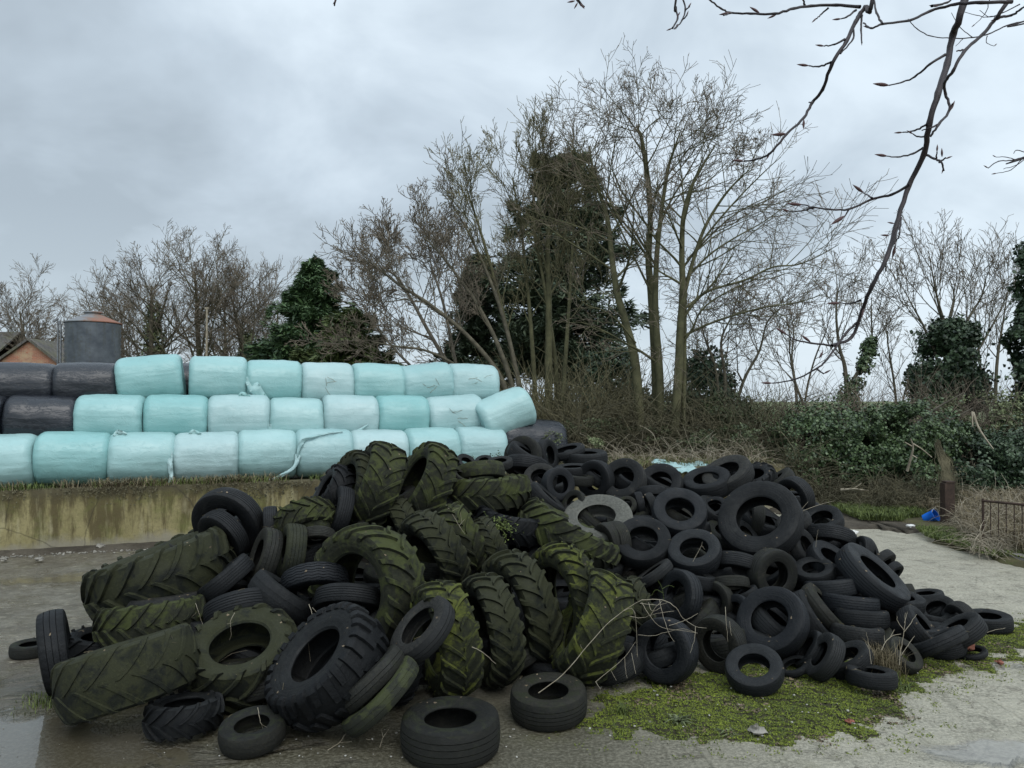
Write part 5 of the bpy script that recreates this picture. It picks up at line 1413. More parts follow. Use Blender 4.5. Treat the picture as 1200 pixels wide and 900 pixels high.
# ---- evergreens
def spray_tree(name, label, u, D, vtop, z0, halfw, lv, n, m, seed, size=.22, shape='cone', lean=0., group=None, droop=-.15, low=.05, trunk_r=.2, gap=.05, aspect=4.2):
    """boughs radiating from a trunk, each carrying flat sprays of foliage"""
    r_ = np.random.default_rng(seed); b = at(u, 470, D); b[2] = z0; H = at(u, vtop, D)[2]-z0; R = halfw*D/FOC
    root = empty(name, tuple(b)); tag(root, label, 'tree', group)
    tb = Tubes(); tp = [np.array([lean*H*t*t, 0, H*t]) for t in np.linspace(0, .97, 8)]; tb.add(tp, np.linspace(trunk_r, .03, 8), 8); link('trunk', tb.mesh('trunk'), root, M['bark'])
    bt = Tubes(); C, A, Nn = [], [], []
    for k in range(lv):
        f = low+(1-low)*(k+r_.uniform(0, 1))/lv
        z = H*f; a = r_.uniform(0, 6.283)
        if shape == 'cone': L = R*(1-f)**.66*r_.uniform(.55, 1.15)+.15
        elif shape == 'dome': L = R*math.sqrt(max(.02, 1-f**2.4))*r_.uniform(.55, 1.12)
        else: L = R*(1.15-abs(f-.35)*1.25)*r_.uniform(.45, 1.15)
        d = np.array([math.cos(a), math.sin(a), .28 if shape != 'flat' else .10]); p = np.array([lean*H*f*f, 0, z])
        pts = [p]
        for i in range(6):
            d = d+np.array([0, 0, droop*.3])+r_.normal(0, .07, 3); d /= np.linalg.norm(d); pts.append(pts[-1]+d*L/6)
        pts = np.array(pts); bt.add(pts, np.linspace(.05, .012, 7), 4)
        m_ = int(n/lv*(.35+L/R))
        t = r_.beta(1.6, 1.1, m_)*6; i = np.minimum(t.astype(int), 5); q = pts[i]+(pts[i+1]-pts[i])*(t-i)[:, None]
        side = np.array([-d[1], d[0], 0]); wd = L*.30*np.sin(np.clip(t/6, .12, .97)*math.pi)**.7
        off = r_.normal(0, .55, m_)*wd
        q = q+side*off[:, None]+np.c_[np.zeros(m_), np.zeros(m_), r_.normal(-.02, .07+.03*L, m_)]
        C.append(q); A.append(np.array([d]*m_)+side*np.sign(off)[:, None]*.6+r_.normal(0, .35, (m_, 3))); Nn.append(r_.normal(0, .55, (m_, 3))+np.array([0, 0, 1]))
    C, A, Nn = map(np.concatenate, (C, A, Nn))
    k = np.array([mnoise.noise(Vector(v*.9)) for v in C]) > -.45+gap
    C, A, Nn = C[k], A[k], Nn[k]
    link('branches', bt.mesh('branches'), root, M['bark'])
    link('foliage', cards('foliage', C, Nn, size/aspect*1.6*r_.uniform(.6, 1.4, len(C)), aspect, r_, .3, A), root, M[m])
    return root
spray_tree('conifer', 'dense dark green conifer with a pointed top behind the teal bales', 368, 33, 306, WALL_TOP-.1, 104, 220, 110000, 'conifer', 3, .20, low=.02, droop=-.25)
spray_tree('conifer', 'lower yellowish conifer spreading right of the pointed one', 412, 31, 366, WALL_TOP-.1, 74, 120, 55000, 'conifer_yellow', 5, .20, shape='dome', low=.02, droop=-.2, gap=.12)
spray_tree('cedar', 'tall dark layered evergreen standing behind the bare trees in the middle', 660, 31, 188, WALL_TOP-.1, 108, 130, 85000, 'cedar', 8, .20, shape='x', low=.20, droop=-.05, gap=.20, trunk_r=.28)
spray_tree('cedar', 'lower dark evergreen showing through bare twigs left of the tall layered one', 566, 33, 300, WALL_TOP-.1, 66, 76, 42000, 'cedar', 14, .20, shape='x', low=.15, droop=-.02, gap=.22)

# ---- middle trees with stems surveyed from the photograph
def stem(pxs, D, dy=0.):
    """stem polyline from pixels; dy = how much it leans away over its length"""
    pxs = [(u, v if v > 420 else 420-(420-v)*(.89 if D < 24.5 or u < 700 else .80)) for u, v in pxs]
    n = len(pxs); return np.array([at(u, v, D+dy*i/(n-1)) for i, (u, v) in enumerate(pxs)])
def surveyed(name, label, base, stems, p, seed, mt, mtw, z0, group='bare trees behind the heap', limbs=()):
    r_ = np.random.default_rng(seed); b = base.copy(); b[2] = z0
    root = empty(name, tuple(b)); tag(root, label, 'tree', group)
    tubes = [Tubes() for _ in range(5)]
    for (pts, r0, r1, nch, st) in stems:
        P = catmull(pts, 4)-b; P[0, 2] = min(P[0, 2], 0)
        branch_from(tubes, P, r0*.74, r1*.6, 0, p, r_, None, st, nch)
    for (pts, r0, r1, nch) in limbs:
        P = catmull(pts, 4)-b; branch_from(tubes, P, r0*.74, r1*.7, 1, p, r_, None, .15, nch)
    finish_tree(root, tubes, M[mt], M[mtw]); return root
D = 22.0
pm = prm(n=[11, 8, 5, 2, 0], ratio=[.245, .42, .48, .75], ang=[46, 42, 40, 36], trop=[.05, .035, .04, .03, .02], wob=[.05, .08, .09, .09, .08], fall=.38, rmin=.0062, rr=[.45, .55, .6, .7])
A1 = stem([(752, 532), (745, 430), (733, 373), (723, 333), (717, 287), (712, 237), (700, 193), (693, 160), (691, 140)], D, .8)
B1 = stem([(773, 534), (769, 440), (766, 380), (763, 333), (760, 290), (762, 240), (760, 187), (752, 130), (748, 120), (746, 112)], D+.3, .0)
B2 = stem([(775, 532), (773, 440), (769, 380), (768, 340), (770, 280), (776, 220), (783, 170), (790, 145), (797, 122)], D+.1, -.8)
C1 = stem([(788, 532), (795, 440), (797, 387), (800, 333), (799, 283), (801, 233), (810, 195), (824, 165), (838, 140)], D-.4, -.6)
C2 = stem([(800, 345), (810, 300), (825, 250), (846, 210), (865, 185), (878, 172)], D-.4, -.8)
surveyed('bare_tree', 'tallest bare tree with several greenish stems, right of the middle', at(775, 532, D), [(A1, .20, .03, 13, .35), (B1, .21, .03, 15, .42), (B2, .17, .03, 14, .45), (C1, .19, .03, 13, .30), (C2, .09, .025, 11, .15)],
         pm, 4, 'bark_green', 'twig', WALL_TOP-.1, limbs=[
    (stem([(798, 372), (815, 345), (833, 330), (873, 317), (905, 300), (933, 297), (958, 286), (983, 270)], D-.5, -1.5), .065, .014, 13),
    (stem([(801, 398), (812, 380), (820, 360), (840, 340), (880, 318), (925, 300)], D-.5, -1.), .055, .014, 9),
    (stem([(799, 392), (830, 375), (867, 361), (900, 352), (933, 347), (967, 335)], D-.5, -2.), .055, .012, 11),
    (stem([(800, 320), (830, 285), (860, 262), (895, 240), (925, 215)], D-.4, -1.), .05, .012, 11),
    (stem([(770, 425), (750, 410), (733, 400), (715, 388), (700, 380), (680, 372)], D, -1.), .06, .02, 8),
    (stem([(745, 400), (725, 372), (705, 356), (688, 350), (668, 330)], D, -1.), .045, .012, 8),
    (stem([(765, 300), (745, 262), (720, 225), (695, 190), (676, 160), (668, 145)], D+.2, .5), .05, .012, 10),
    (stem([(801, 300), (832, 252), (866, 208), (898, 172), (915, 155)], D-.4, -.8), .05, .012, 11),
    (stem([(764, 335), (738, 275), (712, 215), (690, 165), (680, 140)], D+.2, .6), .05, .012, 10),
    (stem([(805, 290), (850, 240), (885, 215), (920, 200)], D-.4, .8), .04, .012, 9),
    (stem([(768, 260), (785, 215), (806, 175), (826, 135), (838, 110)], D+.2, .5), .05, .012, 10)])
D = 23.5
pm2 = prm(n=[12, 7, 5, 2, 0], ratio=[.23, .44, .50, .80], ang=[34, 34, 34, 32], rmin=.0068, trop=[.05, .08, .07, .05, .04], fall=.42)
surveyed('bare_tree', 'bushy bare tree of many upright stems in front of the tall evergreen', at(640, 528, D), [
    (stem([(643, 532), (643, 450), (643, 347), (642, 267), (648, 215), (651, 185)], D, .5), .20, .03, 17, .35),
    (stem([(630, 532), (626, 440), (620, 350), (612, 260), (604, 205), (600, 180)], D+.2, .5), .12, .02, 14, .3),
    (stem([(655, 532), (662, 430), (668, 330), (672, 245), (670, 205)], D-.2, .2), .12, .02, 12, .35),
    (stem([(622, 532), (606, 440), (585, 340), (565, 260), (553, 218), (546, 195)], D, -.5), .11, .02, 14, .3),
    (stem([(648, 530), (652, 440), (640, 340), (625, 240), (627, 185), (629, 168)], D+.4, -.5), .11, .02, 13, .35)],
    pm2, 6, 'bark_green', 'twig_green', WALL_TOP-.1)
surveyed('bare_tree', 'spreading bare tree sweeping left over the bales from the middle', at(610, 528, D-1), [
    (stem([(612, 532), (590, 450), (552, 395), (505, 350), (470, 325), (445, 303), (430, 290)], D-1, -.5), .12, .02, 14, .32),
    (stem([(614, 532), (598, 445), (570, 370), (535, 310), (510, 275), (495, 258)], D-1, .5), .12, .02, 14, .35),
    (stem([(609, 532), (580, 470), (540, 432), (500, 410), (465, 404), (435, 398)], D-1, -1.), .09, .02, 12, .35),
    (stem([(616, 532), (606, 440), (585, 350), (560, 280), (538, 232), (525, 212)], D-1, 1.), .11, .02, 14, .35)],
    prm(**{**pm2, 'ang': [38, 38, 40, 42]}), 9, 'bark', 'twig', WALL_TOP-.1)
surveyed('bare_tree', 'grey bare tree leaning left behind the top row of bales', at(545, 500, 29), [
    (stem([(560, 520), (530, 440), (500, 380), (470, 320), (450, 300), (442, 288)], 29, 1), .14, .02, 15, .3),
    (stem([(555, 520), (535, 430), (520, 350), (506, 300), (502, 275)], 29, 0), .12, .02, 14, .3),
    (stem([(548, 520), (500, 450), (460, 405), (432, 365), (420, 335)], 29, 0), .10, .02, 14, .3)],
    prm(**{**far, 'rmin': .010, 'ratio': [.36, .46, .48, .5]}), 19, 'bark_grey', 'twig', WALL_TOP-.1)
surveyed('bare_tree', 'crooked bare shrub like tree right of the tallest one, low against the sky', at(850, 500, 23), [
    (stem([(845, 520), (850, 450), (845, 400), (855, 370), (870, 340)], 23, 1), .09, .015, 12, .25),
    (stem([(852, 520), (870, 450), (890, 410), (900, 370), (925, 345)], 23, -.5), .08, .015, 12, .25),
    (stem([(842, 520), (840, 440), (825, 390), (820, 350)], 23, 0), .07, .015, 10, .25)],
    prm(**{**pm, 'ratio': [.45, .48, .46, .5], 'ang': [50, 48, 45, 42], 'wob': [.05, .16, .18, .2, .2]}), 23, 'bark', 'twig', WALL_TOP-.1)
# small trees on the right, on the lower field edge
pr = prm(n=[9, 6, 3, 2, 0], ratio=[.30, .44, .54, .75], ang=[38, 38, 36, 34], fall=.45, rmin=.0066, trop=[.05, .10, .07, .04, .02])
tr = surveyed('bare_tree', 'small bare tree with two ivy clad forks on the right', at(993, 500, 27), [
    (stem([(993, 520), (993, 470), (990, 430), (984, 405), (980, 360), (981, 320), (980, 295)], 27, 0), .14, .015, 14, .35),
    (stem([(994, 520), (995, 460), (1008, 432), (1019, 412), (1022, 395), (1021, 350), (1022, 325)], 27, 0), .12, .015, 13, .4)], pr, 11, 'bark', 'twig', -.05)
ivy_on(tr, np.array([at(u, v, 27)-np.array(tr.location) for u, v in ((993, 500), (994, 465), (1003, 440), (1016, 420), (1021, 398))]), [.35, .38, .34, .33, .22], 5200, 'ivy', .10)
surveyed('bare_tree', 'slender bare sapling between the crooked tree and the ivy forked one', at(930, 500, 28), [
    (stem([(935, 520), (933, 460), (928, 420), (930, 380), (925, 350)], 28, 0), .09, .015, 11, .3),
    (stem([(938, 520), (945, 460), (955, 420), (968, 380), (975, 345)], 28, 0), .07, .015, 10, .3)], prm(**{**pr, 'wob': [.05, .14, .18, .2, .2]}), 12, 'bark', 'twig', -.05)
tr = surveyed('bare_tree', 'thin bare tree left of the ivy clad forked one', at(960, 500, 25), [
    (stem([(962, 520), (940, 470), (930, 440), (925, 400), (930, 370)], 25, 0), .08, .012, 9, .35)], pr, 15, 'bark', 'twig', -.05)
tr = surveyed('ivy_tree', 'rounded tree smothered in dark ivy with bare shoots above it on the right', at(1113, 500, 26), [
    (stem([(1112, 520), (1112, 440), (1108, 380), (1098, 330), (1088, 262)], 26, 0), .16, .015, 12, .5),
    (stem([(1114, 520), (1120, 430), (1132, 370), (1150, 330), (1155, 300)], 26, 0), .12, .015, 12, .45),
    (stem([(1114, 520), (1116, 430), (1112, 370), (1118, 330), (1112, 300)], 26, .6), .12, .015, 12, .45),
    (stem([(1115, 520), (1128, 440), (1150, 400), (1172, 350), (1185, 310)], 26, 0), .10, .015, 12, .45),
    (stem([(1110, 520), (1100, 430), (1085, 380), (1068, 340), (1060, 320)], 26, 0), .09, .015, 12, .45)], prm(**{**pr, 'ang': [30, 32, 34, 34], 'n': [9, 5, 3, 2, 0]}), 13, 'bark', 'twig', -.05)
surveyed('bare_tree', 'faint bare tree at the right edge between the ivy tree and the evergreen', at(1165, 500, 31), [
    (stem([(1165, 520), (1168, 430), (1175, 370), (1182, 315)], 31, 0), .12, .015, 13, .3),
    (stem([(1163, 520), (1150, 440), (1145, 380), (1140, 330)], 31, 0), .10, .015, 12, .3)], pr, 16, 'bark', 'twig', -.05)
surveyed('bare_tree', 'small bare tree with reddish twigs behind the hedge, right of the forked one', at(1052, 500, 30), [
    (stem([(1050, 520), (1050, 470), (1045, 430), (1040, 390), (1044, 360)], 30, 0), .09, .012, 12, .25),
    (stem([(1055, 520), (1058, 470), (1070, 430), (1080, 400)], 30, 0), .07, .012, 10, .25)], pr, 17, 'bark', 'twig', -.05)

def leafy_mass(name, label, blobs, n, m, size, seed, cat, group=None, thr=-.15, nsc=1.1, root=None, part='foliage', kind=None, stems=0, up=.35):
    """foliage filling a set of ellipsoids [(cx,cy,cz,rx,ry,rz)], thinned by noise into clumps and gaps"""
    r_ = np.random.default_rng(seed); B = np.array(blobs, float); vol = B[:, 3]*B[:, 5]*B[:, 4]; pick = r_.choice(len(B), n, p=vol**.8/(vol**.8).sum())
    a = r_.normal(size=(n, 3)); a /= np.linalg.norm(a, axis=1)[:, None]
    lump = np.array([1+.42*mnoise.noise(Vector((v*2.6+p)))+.26*mnoise.noise(Vector((v*6.5+p))) for v, p in zip(a, B[pick, :3])])
    rr_ = (np.clip(1-np.abs(r_.normal(0, .17, n)), .2, 1.05)+(r_.random(n) < .07)*r_.uniform(0, .28, n))*lump
    C = B[pick, :3]+a*rr_[:, None]*B[pick, 3:]
    k = (np.array([mnoise.noise(Vector(v*nsc)) for v in C]) > thr) & (C[:, 2] > -.02)
    C, a = C[k], a[k]
    nr = a*.8+r_.normal(0, .6, a.shape)+np.array([0, 0, up])
    if root is None:
        c0 = B[:, :3].mean(0); c0[2] = 0
        root = empty(name, tuple(c0)); tag(root, label, cat, group)
    if stems:
        tb = Tubes(); base = np.array(root.location)
        for s_ in range(stems):
            b_ = B[s_ % len(B)]; p0 = np.array([b_[0]+r_.normal(0, b_[3]*.2), b_[1], 0]); p1 = b_[:3]+r_.normal(0, .5, 3)*b_[3:]
            tb.add(np.array([p0, (p0+p1)/2+r_.normal(0, .1, 3), p1])-base, [.05, .035, .015], 5)
        link('stems', tb.mesh('stems'), root, M['bark'])
    link(part, cards(part, C-np.array(root.location), nr, size*r_.uniform(.6, 1.35, len(C)), 1.15, r_), root, M[m])
    return root
def bl(u, v, D, ru, rv, ry=None):
    c = at(u, v, D); k = D/FOC; return (c[0], c[1], c[2], ru*k, (ry if ry else ru*k), rv*k)
# ivy crown of the ivy tree
leafy_mass(None, None, [bl(1112, 415, 26, 33, 38), bl(1098, 450, 26, 30, 36), bl(1130, 452, 26, 28, 34), bl(1095, 480, 26, 26, 26), bl(1118, 395, 26, 26, 22), bl(1088, 430, 26, 20, 20)], 34000, 'ivy_dark', .11, 3, None, root=bpy.data.objects['ivy_tree'], part='ivy', thr=-.2)
leafy_mass('evergreen_tree', 'dark evergreen cut by the right edge of the photo', [bl(1215, 330, 23, 24, 40), bl(1222, 400, 23, 38, 40), bl(1200, 425, 23, 24, 18), bl(1240, 450, 23, 50, 40), bl(1208, 370, 23, 16, 16), bl(1212, 300, 23, 18, 22)], 28000, 'ivy_dark', .11, 5, 'tree', thr=-.12, stems=4)
IV = 'ivy covered bushes along the hedge'
leafy_mass('ivy_bush', 'big glossy ivy bush right behind the right peak of the heap', [bl(948, 522, 20.5, 42, 46), bl(985, 514, 20.5, 44, 40), bl(1018, 508, 21, 34, 34), bl(930, 555, 20, 30, 30), bl(965, 560, 20, 34, 26), bl(1005, 545, 20, 30, 34)], 34000, 'ivy', .066, 7, 'bush', IV, thr=-.22, stems=5)
leafy_mass('ivy_bush', 'ivy bush around the pale broken branch on the right', [bl(1055, 512, 20, 42, 40), bl(1030, 545, 20, 30, 30), bl(1088, 508, 20, 38, 36), bl(1060, 555, 19.6, 34, 24)], 34000, 'ivy', .064, 8, 'bush', IV, thr=-.22, stems=5)
leafy_mass('ivy_bush', 'dark ivy bank behind the iron fence at the right edge', [bl(1140, 550, 20, 44, 40), bl(1190, 545, 20, 44, 46), bl(1235, 550, 20, 40, 44), bl(1120, 520, 21, 30, 26)], 34000, 'ivy_dark', .068, 9, 'bush', IV, thr=-.22, stems=5)
leafy_mass('ivy_bush', 'brownish green scrub showing above the ivy bushes along the hedge', [bl(1150, 490, 23, 44, 30), bl(1200, 484, 23, 46, 32), bl(1100, 494, 23, 36, 24), bl(900, 500, 23, 40, 26), bl(860, 510, 23, 40, 24)], 20000, 'shrub', .06, 10, 'bush', IV, thr=-.05, stems=6)
DK = 'dark bushes behind the heap'
leafy_mass('evergreen_bush', 'dark evergreen bush with a pointed top right of the tallest tree', [bl(825, 455, 25, 32, 40), bl(818, 500, 25, 44, 36), bl(850, 500, 25, 34, 34), bl(832, 425, 25, 18, 18)], 24000, 'ivy_dark', .10, 11, 'bush', DK, thr=-.16, stems=4)
leafy_mass('evergreen_bush', 'dark thicket bush between the two multi-stemmed bare trees', [bl(705, 440, 26, 38, 34), bl(690, 490, 25.5, 44, 36), bl(735, 480, 26, 30, 34)], 22000, 'ivy_dark', .10, 12, 'bush', DK, thr=-.10, stems=4)
leafy_mass('evergreen_bush', 'low dark bush behind the dark grey bale', [bl(640, 500, 25, 40, 26), bl(600, 490, 26, 30, 26)], 11000, 'ivy_dark', .10, 13, 'bush', DK, thr=-.05, stems=3)
leafy_mass('evergreen_bush', 'low ivy bush at the feet of the tallest bare tree', [bl(740, 515, 22.6, 30, 16), bl(700, 520, 22.6, 26, 14), bl(665, 525, 22, 20, 10)], 9000, 'ivy', .07, 14, 'bush', DK, thr=-.05, stems=3)

# ---- brambles and thickets
def tangle(name, label, region, n, L, m, seed, rr=.006, cat=None, kind='stuff', arch=.5, seg=7, z0=0.):
    r_ = np.random.default_rng(seed); tb = Tubes()
    for k in range(n):
        x, y = region(r_); p = np.array([x, y, z0+r_.uniform(-.03, .15)*L]); a = r_.uniform(0, 6.283); h = r_.uniform(.35, 1.25)
        d = np.array([math.cos(a)*.5, math.sin(a)*.5, h]); l = L*r_.uniform(.5, 1.3); pts = [p]
        for i in range(seg):
            d = d+np.array([0, 0, -arch*r_.uniform(.1, .5)])+r_.normal(0, .17, 3); d /= np.linalg.norm(d)
            q = pts[-1]+d*l/seg; q[2] = max(q[2], z0+.01); pts.append(q)
        tb.add(pts, np.linspace(rr*1.3, rr*.5, len(pts))*r_.uniform(.6, 1.5), 3)
    o = link(name, tb.mesh(name), None, M[m]); tag(o, label, cat or 'brambles', kind=kind); return o
def quad_region(u0, u1, D0, D1):
    def f(r_):
        D_ = r_.uniform(D0, D1); return (r_.uniform(u0, u1)-600)*D_/FOC, D_
    return f
ZT = WALL_TOP-.06
tangle('bramble_thicket', 'brown bramble thicket filling the bank between the tree stems', quad_region(640, 925, 20.6, 25), 2300, 2.3, 'bramble', 1, .009, z0=ZT)
tangle('bramble_thicket', 'fine greenish scrub under the bushy bare tree', quad_region(600, 760, 22.5, 26), 1500, 2.8, 'twig_green', 2, .010, z0=ZT, arch=.25)
tangle('bramble_thicket', 'dead brambles hanging over the bank behind the right peak', quad_region(835, 960, 19.2, 21.5), 1300, 1.6, 'bramble', 3, .008, z0=.3)
tangle('bramble_thicket', 'heap of dead brambles at the foot of the ivy bushes', quad_region(930, 1110, 18.2, 19.8), 2200, .95, 'bramble', 4, .007, z0=.03, arch=.9)
tangle('bramble_thicket', 'dry bramble mound left of the gate post', quad_region(1020, 1105, 17.6, 19.2), 1500, .9, 'bramble', 5, .006, z0=.05, arch=.8)
tangle('bramble_thicket', 'dead bracken and stalks behind the iron fence', quad_region(1120, 1260, 14.2, 18.5), 2400, .75, 'dead_stem', 6, .005, z0=.06, arch=1.0)
tangle('bramble_thicket', 'twiggy hedge top against the sky on the right', quad_region(900, 1240, 22, 26), 2800, 2.6, 'twig', 7, .007, z0=.6, arch=.25)
tangle('bramble_thicket', 'small brambles beside the dark grey bale', quad_region(640, 705, 16.4, 17.4), 420, .45, 'bramble', 8, .005, z0=ZT, arch=.9)
tangle('bramble_thicket', 'thin dead stems on the bank edge behind the heap', quad_region(700, 900, 18.3, 20), 320, .9, 'dead_stem', 9, .005, z0=ZT, arch=.6)
leafy_mass('bramble_bush', 'small leafy bramble bush beside the dark grey bale', [bl(668, 517, 17, 24, 9), bl(650, 512, 17.2, 14, 7), bl(690, 519, 17, 18, 7)], 2600, 'shrub', .035, 15, 'bush', thr=-.1)
leafy_mass('ivy_bush', 'low dark green undergrowth on the bank behind the bank grass', [bl(690, 500, 22, 40, 14), bl(760, 512, 21.5, 40, 12), bl(820, 515, 21, 44, 14), bl(880, 512, 20.6, 40, 18), bl(915, 535, 19.8, 24, 20), bl(850, 480, 22.5, 34, 20), bl(780, 480, 24, 34, 22)], 30000, 'shrub_dark', .055, 27, 'undergrowth', thr=-.02, nsc=1.6)
# thin leafy bramble in front of the last pale bale
bp_ = line_pt(585, .05); bp_[2] = ZT
br = empty('bramble', tuple(bp_)); tag(br, 'thin leafy bramble stems climbing in front of the last pale bale', 'bramble')
tb = Tubes(); lv = []; r_ = np.random.default_rng(3)
for k in range(11):
    p = np.array([r_.uniform(-.35, .35), r_.uniform(-.05, .05), 0]); d = np.array([r_.normal(.1, .5), 0, 1.]); pts = [p]
    for i in range(7):
        d = d+r_.normal(0, .22, 3); d /= np.linalg.norm(d); pts.append(pts[-1]+d*.085*r_.uniform(.7, 1.4)); lv += [pts[-1]+r_.normal(0, .025, 3) for _ in range(3)]
    tb.add(pts, .0035, 3)
link('stem', tb.mesh('stem'), br, M['bramble']); lv = np.array(lv)
link('leaves', cards('leaves', lv, r_.normal(0, .5, lv.shape)+np.array([0, -1, .3]), r_.uniform(.02, .04, len(lv)), 1.2, r_), br, M['ivy_dark'])
# weeds growing on the tractor tyres
c = at(582, 615, float(heap_D(582, 618))-.15)
tb = Tubes(); lv = []
wd_ = empty('weed', tuple(c)); tag(wd_, 'trailing weeds growing on top of the smaller tractor tyre at the centre', 'weed')
for k in range(26):
    p = np.array([r_.uniform(-.10, .10), 0, r_.uniform(-.05, .05)]); d = np.array([r_.normal(.3, .5), -.5, .5]); pts = [p]
    for i in range(6):
        d = d+r_.normal(0, .25, 3)+np.array([0, 0, -.15]); d /= np.linalg.norm(d); pts.append(pts[-1]+d*.04); lv += [pts[-1]+r_.normal(0, .012, 3) for _ in range(2)]
    tb.add(pts, .002, 3)
link('stem', tb.mesh('stem'), wd_, M['grass']); lv = np.array(lv)
link('leaves', cards('leaves', lv, r_.normal(0, .6, lv.shape)+np.array([0, -.6, .8]), r_.uniform(.008, .022, len(lv)), 1.2, r_), wd_, M['grass'])
# broken pale branches in the hedge
def dead_branch(name, label, runs, D, r0, m='dead_stem'):
    b = at(*runs[0][0], D); root = empty(name, tuple(b)); tag(root, label, 'branch', 'broken branches in the hedge')
    for i, run in enumerate(runs):
        tb = Tubes(); P = catmull([at(u, v, D-.1*j) for j, (u, v) in enumerate(run)], 3)-b; tb.add(P, np.linspace(r0*(1 if i == 0 else .6), r0*.35, len(P)), 6)
        link('limb' if i == 0 else 'side_shoot', tb.mesh('limb'), root, M[m])
dead_branch('broken_branch', 'pale forked broken branch hanging in the ivy bush on the right', [[(1063, 552), (1067, 538), (1070, 524), (1067, 514)], [(1070, 520), (1080, 526), (1092, 536)], [(1070, 524), (1060, 518)], [(1068, 533), (1075, 537)]], 18.6, .035)
dead_branch('broken_branch', 'long pale broken stick hanging below the hedge top at the right', [[(1140, 483), (1146, 500), (1155, 514), (1164, 526)], [(1139, 482), (1140, 500)]], 19.0, .035)
dead_branch('broken_branch', 'grey bent bough lying across the ivy between the ivy tree and the ivy bushes', [[(1075, 496), (1092, 482), (1108, 472), (1130, 460)], [(1105, 496), (1122, 488), (1140, 478)]], 19.4, .04, 'bark_grey')
dead_branch('broken_branch', 'brown branch lying along the top of the dead brambles', [[(985, 574), (1000, 573), (1018, 575)], [(1000, 573), (1010, 566)]], 18.4, .035)
tangle('bramble_thicket', 'dead stalks leaning on the iron fence', quad_region(1135, 1215, 12.6, 14.0), 420, .7, 'dead_stem', 16, .004, z0=.08, arch=.9)
# leaning column of dead ivy stems above the gate post
tb = Tubes(); b = at(1112, 570, 16.9); r_ = np.random.default_rng(8)
for k in range(110):
    P = [at(1098+r_.normal(0, 2), 520+r_.uniform(-6, 10), 17.6)-b, at(1106+r_.normal(0, 4.5), 540, 17.4)-b, at(1112+r_.normal(0, 5), 562, 17.2)-b, at(1118+r_.normal(0, 5), 585+r_.uniform(-5, 15), 17.0)-b]
    tb.add(catmull(P, 2), .006, 3)
root = empty('dead_creeper', tuple(b)); tag(root, 'leaning column of dry creeper stems behind the gate post', 'dead creeper'); link('stems', tb.mesh('stems'), root, M['bramble'])
# ---------------------------------------------------------------- twigs and litter on the heap
def hD(u, v, d=-.35): return float(heap_D(u, v))+d
def twig(label, runs, r0, name='twig', grp=None, D=None, mat='dead_stem', cat='twig'):
    def pt(q):
        u, v = q[:2]; DD = q[2] if len(q) > 2 else (hD(u, v) if D is None else D)
        return at(u, v, DD)
    b = pt(runs[0][0]); root = empty(name, tuple(b)); tag(root, label, cat, grp)
    for i, run in enumerate(runs):
        tb = Tubes(); P = catmull([pt(q) for q in run], 4)-b
        j = np.array([[.004*fbm(k*.9, i, s_) for s_ in (1., 5., 9.)] for k in range(len(P))])
        tb.add(P+j, .68*np.linspace(r0*(1 if i == 0 else .65), r0*.4, len(P)), 5)
        link('stem' if i == 0 else 'side_twig', tb.mesh('stem'), root, M[mat])
    return root
Dk = 5.9
twig('pale bramble runner arching from the front tyre over the leaning mossy tractor tyre', [[(631, 812, 5.95), (660, 790, 6.0), (690, 755, 6.1), (715, 728, 6.2), (738, 711, 6.3), (752, 703, 6.35)], [(730, 716, 6.25), (740, 713, 6.3), (745, 725, 6.3), (747, 770, 6.35)], [(682, 760, 6.1), (680, 755, 6.05)]], .0055, 'bramble_runner', cat='bramble')
twig('tangle of bare pale twigs in front of the near black tyre', [
    [(752, 703, 6.3), (776, 703, 6.25), (792, 712, 6.2), (800, 724, 6.2), (815, 734, 6.15), (828, 736, 6.1)],
    [(738, 722, 6.3), (752, 724, 6.3), (770, 719, 6.2), (790, 716, 6.2)], [(752, 706, 6.3), (762, 722, 6.2), (775, 735, 6.15), (800, 739, 6.1), (818, 742, 6.1)],
    [(773, 703, 6.3), (776, 718, 6.2), (784, 742, 6.1), (790, 752, 6.1)], [(748, 744, 6.3), (765, 745, 6.2), (780, 741, 6.15), (800, 737, 6.1), (815, 741, 6.1)],
    [(815, 734, 6.15), (814, 748, 6.1), (809, 765, 6.1)], [(762, 722, 6.2), (768, 712, 6.2), (776, 704, 6.2)], [(784, 733, 6.15), (800, 728, 6.15), (818, 719, 6.15)],
    [(760, 706, 6.3), (764, 716, 6.2), (775, 712, 6.2)], [(750, 707, 6.3), (770, 709, 6.25), (782, 706, 6.2)]], .0048, 'twig_tangle', cat='twigs')
twig('thin forked twig on the ground left of the near black tyre', [[(698, 799, 6.2), (715, 785, 6.2), (732, 770, 6.25), (745, 752, 6.3)], [(732, 770, 6.25), (733, 785, 6.2), (735, 795, 6.2)], [(698, 799, 6.2), (704, 808, 6.1)], [(716, 786, 6.2), (722, 797, 6.2)], [(740, 765, 6.25), (745, 790, 6.2)]], .004)
twig('short pale stick lying across the second tractor tyre of the central row', [[(553, 758, 6.05), (565, 764, 6.05), (581, 778, 6.0)]], .005)
twig('bare forked twig standing in the moss at the front right', [[(1054, 779, 7.0), (1055, 765, 7.0), (1058, 748, 7.0), (1060, 735, 7.0), (1061, 718, 7.0)], [(1059, 741, 7.0), (1066, 732, 7.0), (1074, 720, 7.0)], [(1059, 738, 7.0), (1052, 728, 7.0), (1051, 722, 7.0)], [(1056, 768, 7.0), (1064, 756, 7.0), (1072, 745, 7.0)], [(1060, 730, 7.0), (1063, 718, 7.0)]], .007)
